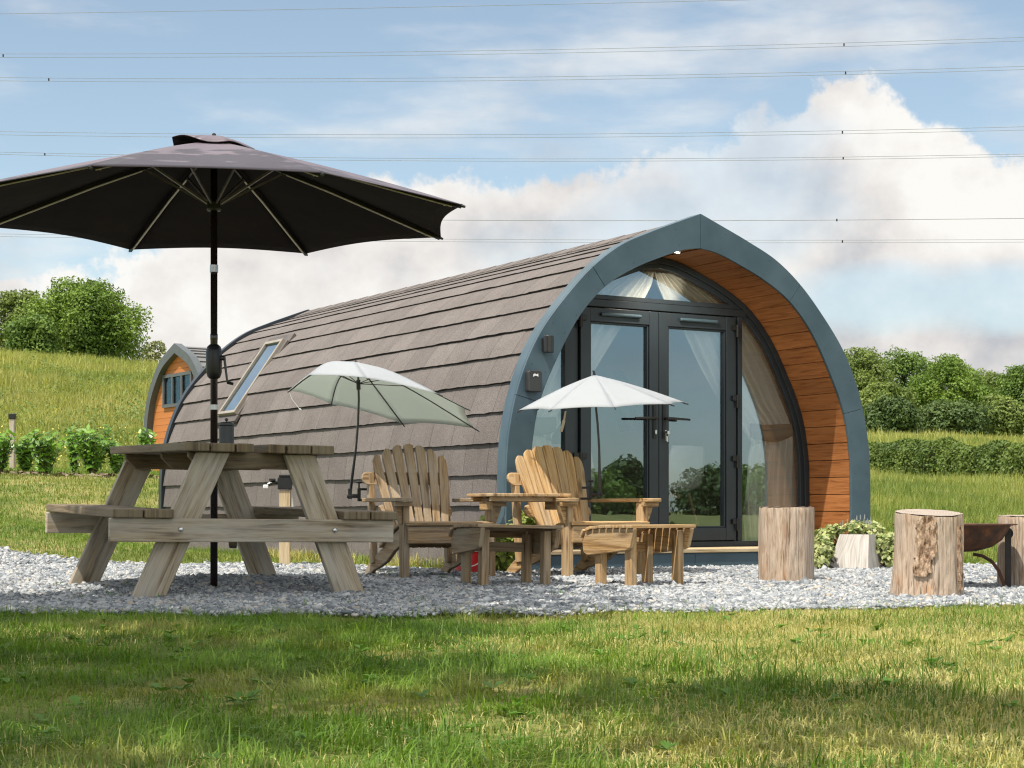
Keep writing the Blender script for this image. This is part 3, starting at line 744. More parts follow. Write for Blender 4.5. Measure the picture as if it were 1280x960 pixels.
# interior chairs
WSH = M_plain('white_seat_shell', (.75, .75, .74), (.68, .68, .67), .4)
BEECH = M_wood('beech', (.62, .47, .29), (.55, .40, .23), (.45, .31, .17), knots=False)
def dining_chair(x, y, rz, label):
    t = thing('dining_chair', label, 'chair', podw(x, y, .156), TH + rz, 'chairs inside the pod')
    mb = MB(); vs = []; fs = []; n_, m2 = 13, 11
    for i in range(n_):
        f = i / (n_ - 1)
        if f < .5: yy_, zz = -.22 + f * .8, .45 + .02 * (1 - f * 2) - .03 * math.sin(f * 2 * math.pi / 1)
        else: g_ = (f - .5) * 2; yy_, zz = .18 + .12 * g_ ** .8, .45 + .36 * g_ ** 1.3
        wd = .235 if f < .5 else .235 - .05 * ((f - .5) * 2) ** 3
        for j in range(m2):
            s_ = j / (m2 - 1) * 2 - 1; vs.append((s_ * wd, yy_ - .05 * s_ * s_ * max(0, f - .4), zz + .05 * s_ * s_ * (1 - f)))
    for i in range(n_ - 1):
        for j in range(m2 - 1): fs.append([i * m2 + j, i * m2 + j + 1, (i + 1) * m2 + j + 1, (i + 1) * m2 + j])
    mb.add(vs, fs); o = mb.build('seat_shell', WSH, t, smooth=True); sd = o.modifiers.new('t', 'SOLIDIFY'); sd.thickness = .012
    for sx in (-1, 1):
        for sy in (-1, 1):
            l = MB(); l.tube([(sx * .15, sy * .13, .43), (sx * .23, sy * .22, 0)], [.018, .012], 10); l.build('leg', BEECH, t)
    c_ = MB(); c_.board((-.16, .0, .42), (.16, .0, .42), .05, .03, (0, 1, 0)); c_.board((0, -.15, .40), (0, .15, .40), .05, .03); c_.build('seat_frame', BEECH, t)
dining_chair(.50, 1.15, 190, 'white shell chair with beech legs behind the right glass door')
dining_chair(-.35, 1.35, 150, 'white shell chair with beech legs behind the left glass door')

# curtains hung along the arch, tied back at the sides
CURT = M_cloth('cream_voile', (.95, .93, .85), (.92, .89, .80), .2, .9, tcol=(.85, .80, .66))
TIEM = M_cloth('taupe_tieback', (.30, .27, .21), (.25, .22, .17), .1)
def curtain(sx, label):
    zs = [2.31, 2.2, 2.08, 1.9, 1.6, 1.3, 1.17, 1.10, 1.02, .9, .6, .2]
    xi = [.0, .03, .10, .27, .47, .68, .88, .955, .97, .94, .915, .93]
    zt = np.linspace(2.30, .17, 90); NW = 70; vs = []
    for i, z in enumerate(zt):
        a = np.interp(-z, [-q for q in zs], xi); b = arch_x(z, offset(INN, .05)) - .01
        b = max(b, a + .02); pinch = math.exp(-((z - 1.09) / .16) ** 2)
        for j in range(NW):
            f = j / (NW - 1); ff = f
            x = a + (b - a) * ff; amp = .030 * (1 - .35 * pinch) * min(1, (b - a) / .25)
            ph = 2 * math.pi * (8 * f + .6 * math.sin(3 * f + z * 1.7)) 
            y = G0 + .115 + amp * math.sin(ph) + .010 * math.sin(ph * 2.3 + z * 5) - .03 * pinch
            dz = -.10 * (1 - f) ** 2 * pinch if z > 1.05 else 0
            vs.append((sx * x, y, z + dz + .012 * math.sin(ph * .5) * (i > 85)))
    fs = [[i * NW + j, i * NW + j + 1, (i + 1) * NW + j + 1, (i + 1) * NW + j] for i in range(89) for j in range(NW - 1)]
    mb = MB(); mb.add(vs, fs); o = mb.build('curtain', CURT, smooth=True); o.matrix_world = podM
    tag(o, label, 'curtain', 'curtains inside the glazed front')
    t = MB(); tv = []
    for k in range(16):
        f = k / 15; x = .93 + f * .46; z = 1.09 + .02 * f - .05 * math.sin(math.pi * f) * .6; hw = .065 * math.sin(math.pi * min(1, .25 + f * .3 if f < .6 else (1.25 - f) * .66)) + .008
        y = G0 + .065 - .006 * math.sin(math.pi * f)
        tv += [(sx * x, y, z - hw), (sx * x, y - .004, z), (sx * x, y, z + hw)]
    t.add(tv, [[k * 3 + e, k * 3 + e + 1, k * 3 + e + 4, k * 3 + e + 3] for k in range(15) for e in (0, 1)])
    q_ = t.build('tieback', TIEM, smooth=True); q_.parent = o; s_ = q_.modifiers.new('t', 'SOLIDIFY'); s_.thickness = .006
curtain(1, 'cream curtain tied back behind the right side pane of the pod')
curtain(-1, 'cream curtain tied back behind the left side pane of the pod')

# ------------------------------------------------------------------ far pod
ZP2 = 1.25
pod2 = thing('glamping_pod', 'distant small pod with orange clad gable, grey arch trim and three-light window', 'camping pod', (-6.93, 36.0, ZP2), -56)
mb = MB(); prof2 = half_to_full(resample(offset(OUT, .1), 40)); mb.prism(prof2, lambda a, b, t: (a, t, b), .0, .06)
G2, nt, out = newmat('orange_weatherboard')
ov = coords(nt, 'Object'); wv = N(nt, 'ShaderNodeTexWave'); wv.wave_type = 'BANDS'; wv.bands_direction = 'Z'; wv.wave_profile = 'SAW'; wv.inputs['Scale'].default_value = 2.2; nt.links.new(ov, wv.inputs[0])
col = ramp(nt, wv.outputs[0], [(0.0, (.16, .055, .016)), (.12, (.54, .205, .064)), (1.0, (.49, .18, .055))])
principled(nt, out, col, .6, 0, .3, bump(nt, wv.outputs[0], .5, .02))
mb.build('gable_wall', G2, pod2)
mb = MB(); ring(mb, OUT, offset(OUT, .19), -.14, .02); mb.build('fascia', M_plain('grey_fascia', (.095, .11, .115), (.08, .092, .098), .5), pod2)
mb = MB(); RPo = resample(offset(OUT, .05), 19)
for k in range(18):
    for sx in (1, -1):
        a, b = RPo[k + 1], RPo[k]; nn_ = normals(RPo)
        a = a + nn_[k + 1] * .03; b = b + nn_[k] * .002
        vs = [(sx * a[0], .0, a[1]), (sx * a[0], 6.5, a[1]), (sx * b[0], 6.5, b[1]), (sx * b[0], 0, b[1]), (sx * (a[0] - nn_[k + 1][0] * .03), 0, a[1] - nn_[k + 1][1] * .03), (sx * (a[0] - nn_[k + 1][0] * .03), 6.5, a[1] - nn_[k + 1][1] * .03)]
        mb.add(vs, [[0, 1, 2, 3], [0, 4, 5, 1]], [[(0, k * .2), (6.5, k * .2), (6.5, k * .2 + .2), (0, k * .2 + .2)]] * 2)
mb.build('roof', M_plain('grey_shingle', (.17, .165, .165), (.13, .128, .128), .8, 3), pod2)
mb = MB(); wx0, wx1, wz0, wz1 = -.86, .66, 1.36, 2.06; fw = .07
mb.box(wx0, wx1, -.05, .02, wz0, wz0 + fw); mb.box(wx0, wx1, -.05, .02, wz1 - fw, wz1)
for k in range(4):
    xc = wx0 + fw / 2 + k * (wx1 - wx0 - fw) / 3; mb.box(xc - fw / 2, xc + fw / 2, -.049, .019, wz0 + fw, wz1 - fw)
wd = mb.build('window', M_plain('grey_window_frame', (.10, .11, .115), (.085, .093, .098), .5), pod2)
for k in range(3):
    xa = wx0 + fw + k * (wx1 - wx0 - fw) / 3; g = MB(); g.box(xa, xa + (wx1 - wx0 - fw) / 3 - fw, -.02, -.012, wz0 + fw, wz1 - fw); g.build('pane', GLASS3, wd)
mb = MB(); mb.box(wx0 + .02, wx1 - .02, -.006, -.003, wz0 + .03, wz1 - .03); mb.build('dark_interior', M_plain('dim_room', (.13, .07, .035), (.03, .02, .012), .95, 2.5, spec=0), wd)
# ------------------------------------------------------------------ picnic table
def picnic_table():
    t = thing('picnic_table', 'weathered wooden picnic table with fixed benches under the large dark parasol', 'picnic table', (-1.596, 9.23, .0), 27)
    t.rotation_euler = (R(1.0), R(.6), R(27))
    HL = .75
    mb = MB()
    for k in range(6):
        x = -.3265 + k * .1306 
        ends = random.uniform(-.008, .008)
        if k in (2, 3):                                  # parasol hole between the middle boards
            xo = x + (-.018 if k == 2 else .018); mb.board((xo, -HL + ends, .767), (xo, HL + ends, .767), .088, .044, (1, 0, 0))
        else: mb.board((x, -HL + ends, .767), (x, HL + ends, .767), .121, .044 + random.uniform(-.002, .002), (1, 0, 0))
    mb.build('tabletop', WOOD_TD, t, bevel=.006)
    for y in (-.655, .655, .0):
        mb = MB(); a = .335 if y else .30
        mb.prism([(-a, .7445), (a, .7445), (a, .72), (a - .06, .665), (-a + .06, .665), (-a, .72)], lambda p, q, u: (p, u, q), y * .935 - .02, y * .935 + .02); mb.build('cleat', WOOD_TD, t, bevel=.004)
    for sx in (-1, 1):
        mb = MB()
        for k in range(2):
            x = sx * (.512 + k * .152); e = random.uniform(-.01, .01)
            mb.board((x, -HL - .005 + e, .438), (x, HL + e, .438 + random.uniform(0, .003)), .145, .043, (1, 0, 0))
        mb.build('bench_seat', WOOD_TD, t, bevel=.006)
    for sy in (-1, 1):
        mb = MB(); yb = sy * .712
        mb.board((-.745, yb, .358), (.725, yb, .358), .115, .044, (0, 0, 1)); bm_ = mb.build('beam', WOOD_T, t, bevel=.005)
        for sx in (-1, 1):
            b = MB(); b.lathe([(.013, 0), (.012, .004), (.006, .008)], 12); o = b.build('bolt', STEEL, t if False else bm_, loc=(sx * .40, yb + sy * .023, .362), smooth=True); o.rotation_euler = (R(90 if sy < 0 else -90), 0, 0)
            l = MB(); top = Vector((sx * .225, sy * .668, .742)); ft = Vector((sx * .55 - .015, sy * .668, -.03))
            d = top - ft; hw = .073 
            # leg cut level at foot and top
            l.prism([(ft.x - hw * 1.12, ft.z), (ft.x + hw * 1.12, ft.z), (top.x + hw * 1.12, top.z), (top.x - hw * 1.12, top.z)], lambda p, q, u: (p, u, q), sy * .668 - .021, sy * .668 + .021)
            # grain along the leg
            me_ = l
            ou, ov = random.random() * 40, random.random() * 40; dd = Vector((d.x, d.z)).normalized()
            l.uv = [[(ou + Vector((l.v[k][0], l.v[k][2])).dot(dd), ov + Vector((l.v[k][0], l.v[k][2])).dot(Vector((-dd.y, dd.x))) + l.v[k][1] * (1 if fi > 1 else 0)) for k in f] for fi, f in enumerate(l.f)]
            l.build('leg', WOOD_T, t, bevel=.005)
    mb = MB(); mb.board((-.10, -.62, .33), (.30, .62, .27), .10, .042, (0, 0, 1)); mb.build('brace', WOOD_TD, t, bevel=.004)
picnic_table()

# canister with a knobbed lid on the table
CAN = M_plain('gunmetal_tin', (.075, .08, .085), (.05, .054, .06), .38, 5, metal=.5)
t = thing('canister', 'dark grey metal canister with knobbed lid beside the parasol pole on the picnic table', 'canister', (-1.505, 9.08, .789))
mb = MB(); mb.lathe([(.036, 0), (.039, .004), (.039, .10), (.037, .103)], 28); mb.build('body', CAN, t, smooth=False)
mb = MB(); mb.lathe([(.040, .1035), (.041, .106), (.041, .116), (.036, .121)], 28); mb.lathe([(.005, .121), (.005, .128), (.010, .133), (.010, .139), (.004, .143)], 14); mb.build('lid', CAN, t)

# ------------------------------------------------------------------ big parasol
def parasol():
    t = thing('parasol', 'large charcoal octagonal parasol with crank pole standing through the picnic table', 'parasol', (-1.597, 9.23, 0))
    Rr, zt, zr, a0 = 1.385, 2.425, 2.025, R(-14)
    TOP = M_cloth('charcoal_canopy', (.140, .108, .132), (.092, .074, .098), .04, .5, spec=.6, scale=1.5)
    UND = M_cloth('black_canopy_lining', (.022, .018, .016), (.016, .013, .012), .03, .9, spec=.1)
    def zc(r): f = r / Rr; return lerp(zt, zr, .82 * f + .18 * f * f)
    def rp(k, r): a = a0 + k * math.pi / 4; return Vector((r * math.cos(a), r * math.sin(a), zc(r)))
    mb = MB(); n, m2 = 16, 12
    for k in range(8):
        vs = []
        for i in range(n + 1):
            r = .13 + (Rr - .13) * i / n
            for j in range(m2 + 1):
                w_ = j / m2; s_ = math.sin(math.pi * w_)
                rr = r * (1 - .035 * s_ * (i / n) ** 3)
                p = rp(k, rr).lerp(rp(k + 1, rr), w_); p.z -= .012 * s_ * math.sin(math.pi * i / n) - .0
                vs.append(p)
        fs = [[i * (m2 + 1) + j, (i + 1) * (m2 + 1) + j, (i + 1) * (m2 + 1) + j + 1, i * (m2 + 1) + j + 1] for i in range(n) for j in range(m2)]
        mb.add(vs, fs)
        # hem
    c = mb.build('canopy', [TOP, UND], t, smooth=True, fixn=False)
    s_ = c.modifiers.new('t', 'SOLIDIFY'); s_.thickness = .004; s_.offset = -1; s_.material_offset = 1; s_.use_rim = True; s_.material_offset_rim = 0
    # vent cap, its left flap lifted by the breeze
    mb = MB()
    for k in range(8):
        vs = []
        for i in range(6):
            r = .02 + .215 * i / 5
            for j in range(7):
                w_ = j / 6; p = rp(k, r).lerp(rp(k + 1, r), w_); p.z = 2.452 - .062 * (r / .21) ** 1.6
                am = a0 + (k + w_) * math.pi / 4; lift = max(0, math.cos(am - R(205))) ** 2
                p.z += .038 * lift * (r / .21) ** 2 + .006 * math.sin(am * 5) * (r / .21) ** 2; vs.append(p)
        mb.add(vs, [[i * 7 + j, (i + 1) * 7 + j, (i + 1) * 7 + j + 1, i * 7 + j + 1] for i in range(5) for j in range(6)])
    vt = mb.build('vent', [TOP, UND], c, smooth=True, fixn=False); s_ = vt.modifiers.new('t', 'SOLIDIFY'); s_.thickness = .003; s_.offset = -1; s_.material_offset = 1
    mb = MB(); mb.lathe([(.008, 2.448), (.012, 2.455), (.010, 2.464), (.003, 2.468)], 14); mb.build('finial', BLACK, vt)
    RIB = M_plain('dark_rib', (.03, .026, .024), (.02, .018, .017), .4, 8, metal=.3)
    LED = M_plain('light_strip', (.60, .56, .47), (.5, .46, .38), .4, 30)
    for k in range(8):
        mb = MB(); a = rp(k, .07) - V(0, 0, .022); b = rp(k, Rr - .01) - V(0, 0, .014)
        mid = rp(k, Rr * .5) - V(0, 0, .020); tang = Vector((-math.sin(a0 + k * math.pi / 4), math.cos(a0 + k * math.pi / 4), 0))
        mb.board(a, mid, .012, .018, tang); mb.board(mid, b, .012, .018, tang)
        r_ = mb.build('rib', RIB, t)
        l = MB(); p0 = rp(k, .42) - V(0, 0, .034); p1 = rp(k, Rr * .5) - V(0, 0, .0325); p2 = rp(k, Rr - .06) - V(0, 0, .027)
        l.board(p0, p1, .0085, .007, tang); l.board(p1, p2, .0085, .007, tang)
        for q in np.linspace(.5, Rr - .1, 6):
            p = rp(k, q) - V(0, 0, .038 - .006 * q / Rr); l.lathe([(.002, -.003), (.006, 0), (.002, .003)], 8, p)
        l.build('light_strip', LED, r_)
        s2 = MB(); hub = Vector((0.03 * math.cos(a0 + k * math.pi / 4), .03 * math.sin(a0 + k * math.pi / 4), 2.085)); e = rp(k, .40) - V(0, 0, .034)
        s2.board(hub, e, .010, .012, tang); s2.build('strut', M_plain('grey_strut', (.22, .20, .18), (.16, .15, .14), .35, 8, metal=.5) if k == 0 else bpy.data.materials['grey_strut'], t)
        tip = MB(); d = (rp(k, Rr) - rp(k, Rr - .05)).normalized(); tip.tube([rp(k, Rr - .012) - V(0, 0, .008), rp(k, Rr + .012) - V(0, 0, .008)], [.010, .006], 8); tip.build('rib_tip', BLACK, t)
    mb = MB(); mb.lathe([(.036, 2.05), (.040, 2.06), (.040, 2.095), (.030, 2.105)], 16); mb.build('hub', BLACK, t); mb = MB(); mb.lathe([(.034, 2.40), (.034, 2.425)], 16); mb.build('top_hub', BLACK, t)
    POLE = M_plain('bronze_black_pole', (.022, .015, .013), (.014, .010, .009), .22, 6, spec=.7)
    mb = MB(); mb.lathe([(.0195, .0), (.0195, 1.36), (.0205, 1.362), (.0205, 1.39), (.0185, 1.392), (.0185, 2.43)], 20); p_ = mb.build('pole', POLE, t, smooth=False)
    for q in p_.data.polygons: q.use_smooth = len(q.vertices) == 4
    mb = MB(); mb.lathe([(.0197, 1.72), (.0225, 1.722), (.0225, 1.76), (.0197, 1.762)], 18); mb.build('tilt_collar', M_plain('chrome_collar', (.5, .5, .5), (.35, .35, .35), .25, 10, metal=1), p_)
    mb = MB(); mb.lathe([(.0215, .985), (.0215, 1.012)], 18); mb.build('pole_joint', bpy.data.materials['chrome_collar'], p_)
    mb = MB(); pr = [(.022, -.095), (.034, -.085), (.042, -.06), (.043, 0), (.043, .05), (.036, .078), (.023, .09)]
    mb.lathe(pr, 24, (0, 0, 1.245)); h = mb.build('crank_housing', BLACK, t, smooth=True)
    mb = MB(); mb.lathe([(.018, 0), (.018, .03)], 14)
    cr = MB(); cr.tube([(.04, -.01, 1.262), (.062, -.012, 1.262)], .014, 10); cr.tube([(.058, -.014, 1.262), (.074, -.016, 1.13)], [.007, .006], 8); cr.tube([(.074, -.016, 1.13), (.106, -.018, 1.122)], .008, 8); cr.build('crank_handle', BLACKM, h)
parasol()

# ------------------------------------------------------------------ adirondack chairs
def adirondack(loc, rz, label, wood, prob):
    t = thing('adirondack_chair', label, 'garden chair', loc, rz, 'wooden garden chairs in front of the pod')
    def bev(mb, n, b=.004): return mb.build(n, wood, t, bevel=b)
    for sx in (-1, 1):
        mb = MB(); mb.board((sx * .29, .0, -.02), (sx * .29, 0, .498), .040, .082, (1, 0, 0)); bev(mb, 'leg')
        # arm: long board with rounded front, bracket below
        mb = MB(); X = sx * .318
        pl = [(-.095, -.055), (-.11, -.02), (-.11, .03), (-.095, .06), (.45, .055), (.64, .03), (.64, -.03), (.3, -.06)]
        mb.prism(pl, lambda a, b, u: (X + sx * b, a, u), .500, .5235); bev(mb, 'armrest')
        mb = MB(); mb.prism([(.0, .499), (.105 * 1, .499), (.07, .43), (.018, .36), (.0, .36)], lambda a, b, u: (sx * .312 + sx * a * .55, u, b), -.022, .022); mb.board((sx * .255, -.055, .484), (sx * .375, -.055, .484), .028, .030, (0, 0, 1)); bev(mb, 'arm_bracket', .003)
        # curved stringer
        top = [(-.03, .345), (.10, .335), (.25, .285), (.42, .205), (.56, .155), (.68, .105), (.76, .05), (.80, -.01)]
        bot = [(.68, -.01), (.655, .03), (.60, .055), (.50, .075), (.36, .115), (.22, .185), (.10, .225), (-.03, .235)]
        mb = MB(); mb.prism(top + bot, lambda a, b, u: (u, a, b), sx * .268 - .014 if sx > 0 else -.268 - .014, sx * .268 + .014 if sx > 0 else -.268 + .014); bev(mb, 'stringer')
        # rear upright
        mb = MB(); mb.board((sx * .262 - .015, .60, .10), (sx * .262 - .02, .665, .69), .036, .062, (1, 0, 0)); bev(mb, 'rear_post')
    mb = MB(); mb.board((-.29, -.055, .292), (.29, -.055, .292), .105, .022, (0, 0, 1)); bev(mb, 'seat_apron')
    tp = np.array([(-.075, .352), (-.03, .357), (.10, .345), (.25, .296), (.42, .216), (.47, .195)]); L = arclen(tp)
    mb = MB(); k = 0; a = 0.0
    while a + .062 < L[-1]:
        m_ = a + .031; y = np.interp(m_, L, tp[:, 0]); z = np.interp(m_, L, tp[:, 1]); y2 = np.interp(m_ + .01, L, tp[:, 0]); z2 = np.interp(m_ + .01, L, tp[:, 1])
        d = Vector((0, y2 - y, z2 - z)).normalized(); mb.board((-.30, y, z + .008), (.30, y, z + .008), .062, .020, d); a += .070
    bev(mb, 'seat_slats')
    # fanned back: seven slats, rounded crown
    mb = MB(); yb, zb, yt, zt = .425, .205, .715, .885
    for k in range(7):
        s_ = k - 3; xb = s_ * .0535; xt = s_ * .0835; top = 1.0 - .0115 * s_ * s_ ; wt, wb = (.0775, .0480) if prob else (.0660, .0440)
        hb = Vector((xb, yb, zb)); ht = Vector((xt, yt, zt)); full = (ht - hb); ax = full.normalized()
        sd = Vector((1, 0, 0)); sd = (sd - ax * sd.dot(ax)).normalized(); nn = ax.cross(sd)
        Lk = full.length * top
        pl = [(-wb / 2, 0), (wb / 2, 0)]
        wtt = lerp(wb, wt, top)
        # crown slants away from the centre
        rl = .030 * max(0, -s_) + .012; rr = .030 * max(0, s_) + .012
        pl += [(wtt / 2, Lk - rr), (wtt / 2 - .010, Lk - rr * .35), (wtt / 2 - .026, Lk - rr * .12), (0, Lk), (-wtt / 2 + .026, Lk - rl * .12), (-wtt / 2 + .010, Lk - rl * .35), (-wtt / 2, Lk - rl)]
        curve = .0006 * 0
        o_uv = len(mb.f); cz = .012 * (s_ * s_) / 9
        mb.prism(pl, lambda a, b, u: hb + sd * a + ax * b + nn * (u - cz * -1), -.010, .010)
        ou, ov = random.random() * 40, random.random() * 40
        for fi in range(o_uv, len(mb.f)):
            mb.uv[fi] = [(ou + (Vector(mb.v[q]) - hb).dot(ax), ov + (Vector(mb.v[q]) - hb).dot(sd) + (Vector(mb.v[q]) - hb).dot(nn)) for q in mb.f[fi]]
    bev(mb, 'back_slats', .003)
    for zc_, hl, nm in ((.655, .345, 'upper_brace'), (.44, .27, 'lower_brace')):
        f = (zc_ - zb) / (zt - zb); y = lerp(yb, yt, f) + .034
        mb = MB(); r = .042
        hr = min(hl, .255); pl = [(-hl + r * (1 - math.cos(q)), r * math.sin(q)) for q in np.linspace(-math.pi / 2, math.pi / 2, 7)] + [(hr - r * (1 - math.cos(q)), r * math.sin(q)) for q in np.linspace(math.pi / 2, -math.pi / 2, 7)]
        mb.prism(pl, lambda a, b, u: (a, y + u + b * .38, zc_ + b), -.012, .012); bev(mb, nm, .003)
    return t
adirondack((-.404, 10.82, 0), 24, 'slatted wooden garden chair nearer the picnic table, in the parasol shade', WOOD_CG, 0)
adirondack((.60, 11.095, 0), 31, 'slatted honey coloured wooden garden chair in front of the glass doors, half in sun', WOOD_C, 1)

def footstool(loc, rz, label, wood, tilt=0):
    t = thing('footstool', label, 'footstool', loc, rz, 'slatted footstools in front of the garden chairs'); t.rotation_euler = (0, R(tilt), R(rz))
    def bev(mb, n, b=.004): return mb.build(n, wood, t, bevel=b)
    # y: away (towards the chair); x: across
    tp = [(-.240, .346), (-.10, .346), (.04, .343), (.15, .336), (.212, .318), (.240, .275)]
    for sx in (-1, 1):
        mb = MB(); pl = tp + [(.228, .205), (.19, .190), (.02, .205), (-.17, .225), (-.205, .24)]
        mb.prism(pl, lambda a, b, u: (u, a, b), sx * .205 - .0125, sx * .205 + .0125); bev(mb, 'side_panel')
        for y, zt in ((-.150, .334), (.125, .24 if False else .31)):
            mb = MB(); mb.board((sx * .168, y, -.02), (sx * .168, y, zt), .040, .062, (1, 0, 0)); bev(mb, 'leg')
    q = np.array(tp); L = arclen(q); mb = MB(); a = .003
    while a + .05 < L[-1]:
        m_ = a + .027; y = np.interp(m_, L, q[:, 0]); z = np.interp(m_, L, q[:, 1]); y2 = np.interp(m_ + .01, L, q[:, 0]); z2 = np.interp(m_ + .01, L, q[:, 1])
        d = Vector((0, y2 - y, z2 - z)).normalized(); n_ = Vector((0, -d.z, d.y)); n_ = n_ if n_.z > 0 else -n_
        c_ = Vector((0, y, z)) + n_ * .0105; mb.board(c_ - V(.232, 0, 0), c_ + V(.232, 0, 0), .052, .018, d); a += .0625
    bev(mb, 'seat_slats', .003)
    mb = MB(); mb.board((-.19, .125, .235), (.19, .125, .235), .055, .02, (0, 0, 1)); bev(mb, 'stretcher', .003)
    return t
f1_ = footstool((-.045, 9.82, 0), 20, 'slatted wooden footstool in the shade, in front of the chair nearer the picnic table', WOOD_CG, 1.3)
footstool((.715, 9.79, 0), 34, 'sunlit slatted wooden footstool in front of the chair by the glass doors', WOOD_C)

f1_.scale = (1.10, 1.10, 1.0)
# tray table joining the two chairs
t = thing('tray_table', 'small slatted wooden tray table between the two garden chairs', 'side table', (.045, 10.985, 0), 27)
mb = MB()
for k in range(6):
    x = -.238 + k * .095; mb.board((x, -.19, .541), (x, .19, .541), .088, .021, (1, 0, 0))
mb.build('top_slats', WOOD_C, t, bevel=.005)
mb = MB()
for y in (-.13, .13): mb.board((-.27, y, .516), (.27, y, .516), .028, .028, (0, 1, 0))
mb.build('cleat', WOOD_C, t, bevel=.003)
for sx in (-1, 1):
    mb = MB(); mb.board((sx * .235, -.05, .475), (sx * .235, .05, .475), .045, .052, (1, 0, 0)); mb.build('arm_hook', WOOD_C, t, bevel=.003)

# ------------------------------------------------------------------ clamp-on umbrellas
UTOP = M_cloth('silver_canopy', (.475, .495, .55), (.43, .45, .50), .42, .6, spec=.3, tcol=(.85, .9, .86))
UIN = M_cloth('sage_lining', (.54, .57, .52), (.48, .52, .47), .5, .8, tcol=(.78, .83, .75))
def clamp_umbrella(label, apex, tips, pole, clampdir, dome):
    t = thing('clamp_umbrella', label, 'umbrella', pole[0], 0, 'small clamp-on umbrellas')
    o = Vector(pole[0]); A = Vector(apex) - o; T = [Vector(p) - o for p in tips]; n = len(T); ctr = sum(T, Vector()) / n
    ax = (A - ctr).normalized()
    def rp(k, r):
        tip = T[k % n]; p = A.lerp(tip, r); h = (A - ctr).length
        return p + ax * (h * dome * math.sin(math.pi * r) * (1 - .3 * r))
    mb = MB(); m1, m2 = 12, 8
    for k in range(n):
        vs = []
        for i in range(m1 + 1):
            r = .02 + .98 * i / m1
            for j in range(m2 + 1):
                w_ = j / m2; s_ = math.sin(math.pi * w_); rr = r * (1 - .03 * s_ * (i / m1) ** 3)
                vs.append(rp(k, rr).lerp(rp(k + 1, rr), w_))
        f = [[i * (m2 + 1) + j, (i + 1) * (m2 + 1) + j, (i + 1) * (m2 + 1) + j + 1, i * (m2 + 1) + j + 1] for i in range(m1) for j in range(m2)]
        mb.add(vs, f)
    # normals towards the apex side
    c = mb.build('canopy', [UTOP, UIN], t, smooth=True, fixn=False)
    if c.data.polygons[5].normal.dot(ax) < 0:
        c.data.flip_normals()
    s_ = c.modifiers.new('t', 'SOLIDIFY'); s_.thickness = .0025; s_.offset = -1; s_.material_offset = 1
    for k in range(n):
        r_ = MB(); r_.tube([rp(k, q) - ax * .010 for q in np.linspace(.06, 1.0, 9)] + [rp(k, 1.035) - ax * .006], .0042, 6); r_.build('rib', BLACKM, t)
    hub = A + (Vector(pole[-1]) - o - A).normalized() * .13
    for k in range(n):
        r_ = MB(); r_.tube([hub, rp(k, .42) - ax * .014], .003, 5); r_.build('strut', BLACKM, t)
    mb = MB(); mb.tube([hub + (A - hub) * .2, hub - (A - hub) * .3], .014, 10); mb.build('hub', BLACK, t)
    mb = MB(); mb.tube([A + ax * .03, A - ax * .02], [.006, .012], 10); mb.build('tip_cap', BLACK, t)
    mb = MB(); P = [Vector(p) - o for p in pole] + [hub, A]
    mb.tube(P, [.010] * 2 + [.0075] * (len(P) - 2), 10); mb.build('pole', BLACKM, t)
    d = Vector(clampdir).normalized(); z = V(0, 0, 1)
    mb = MB(); mb.tube([-d * .02 + z * .0, d * .055 + z * .0], .014, 10); mb.box(-.012, .012, -.012, .012, -.02, .05)
    mb.board(d * .06 - z * .035, d * .06 + z * .05, .022, .02, d); mb.board(d * .06 + z * .045, d * .12 + z * .045, .016, .016, z); mb.board(d * .06 - z * .028, d * .13 - z * .028, .016, .016, z)
    mb.tube([d * .06 + z * .05, d * .06 + z * .085], .006, 8); mb.lathe([(.012, .083), (.022, .086), (.022, .094), (.012, .098)], 12, d * .06)
    mb.build('clamp', BLACK, t, bevel=.002)
    return t, rp, ax
def P3(u, v, Y): return ((u - 640) / F_PX * Y, Y, H_EYE + (V_H - v) / F_PX * Y)
Yu = 11.5
t1_, rp1, ax1 = clamp_umbrella('small tilted umbrella with sage green underside, clamped to the chair nearer the picnic table', P3(447.5, 455.5, Yu),
    [P3(386, 468.5, Yu - .38), P3(361, 487.5, Yu + .02), P3(413, 504.5, Yu + .42), P3(502.5, 529, Yu + .56), P3(593, 535, Yu + .32), P3(581.5, 509.5, Yu - .06), P3(548, 492, Yu - .42), P3(458, 472, Yu - .56)],
    [P3(437.5, 620, 11.45), P3(440, 598, Yu), P3(445, 560, Yu), P3(447.5, 530, Yu), P3(448.5, 500, Yu)], (1, .2, 0), .24)
mb = MB(); tp_ = rp1(1, 1.0); mb.tube([tp_, tp_ + V(.02, 0, -.06), tp_ + V(.07, 0, -.125)], .0022, 5); mb.tube([tp_ + V(.07, 0, -.125), tp_ + V(.085, 0, -.135)], .006, 6); mb.build('strap', M_plain('white_strap', (.72, .72, .7)), t1_)
Y2 = 11.52; c2 = Vector(P3(753, 507.5, Y2)); r2 = .56; n2 = Vector((-.045, -.075, 1)).normalized()
e1 = Vector((1, 0, 0)); e1 = (e1 - n2 * e1.dot(n2)).normalized(); e2 = n2.cross(e1)
tips2 = [tuple(c2 + (e1 * math.cos(R(5 + 45 * k)) + e2 * math.sin(R(5 + 45 * k))) * r2) for k in range(8)]
t2_, rp2, ax2 = clamp_umbrella('small pale grey umbrella standing in front of the glass doors of the pod', tuple(Vector(P3(743, 468.5, Y2))), tips2,
    [P3(749, 618, Y2), P3(749.5, 600, Y2), P3(749, 560, Y2), P3(747, 530, Y2), P3(745, 510, Y2)], (-.9, .3, 0), .07)
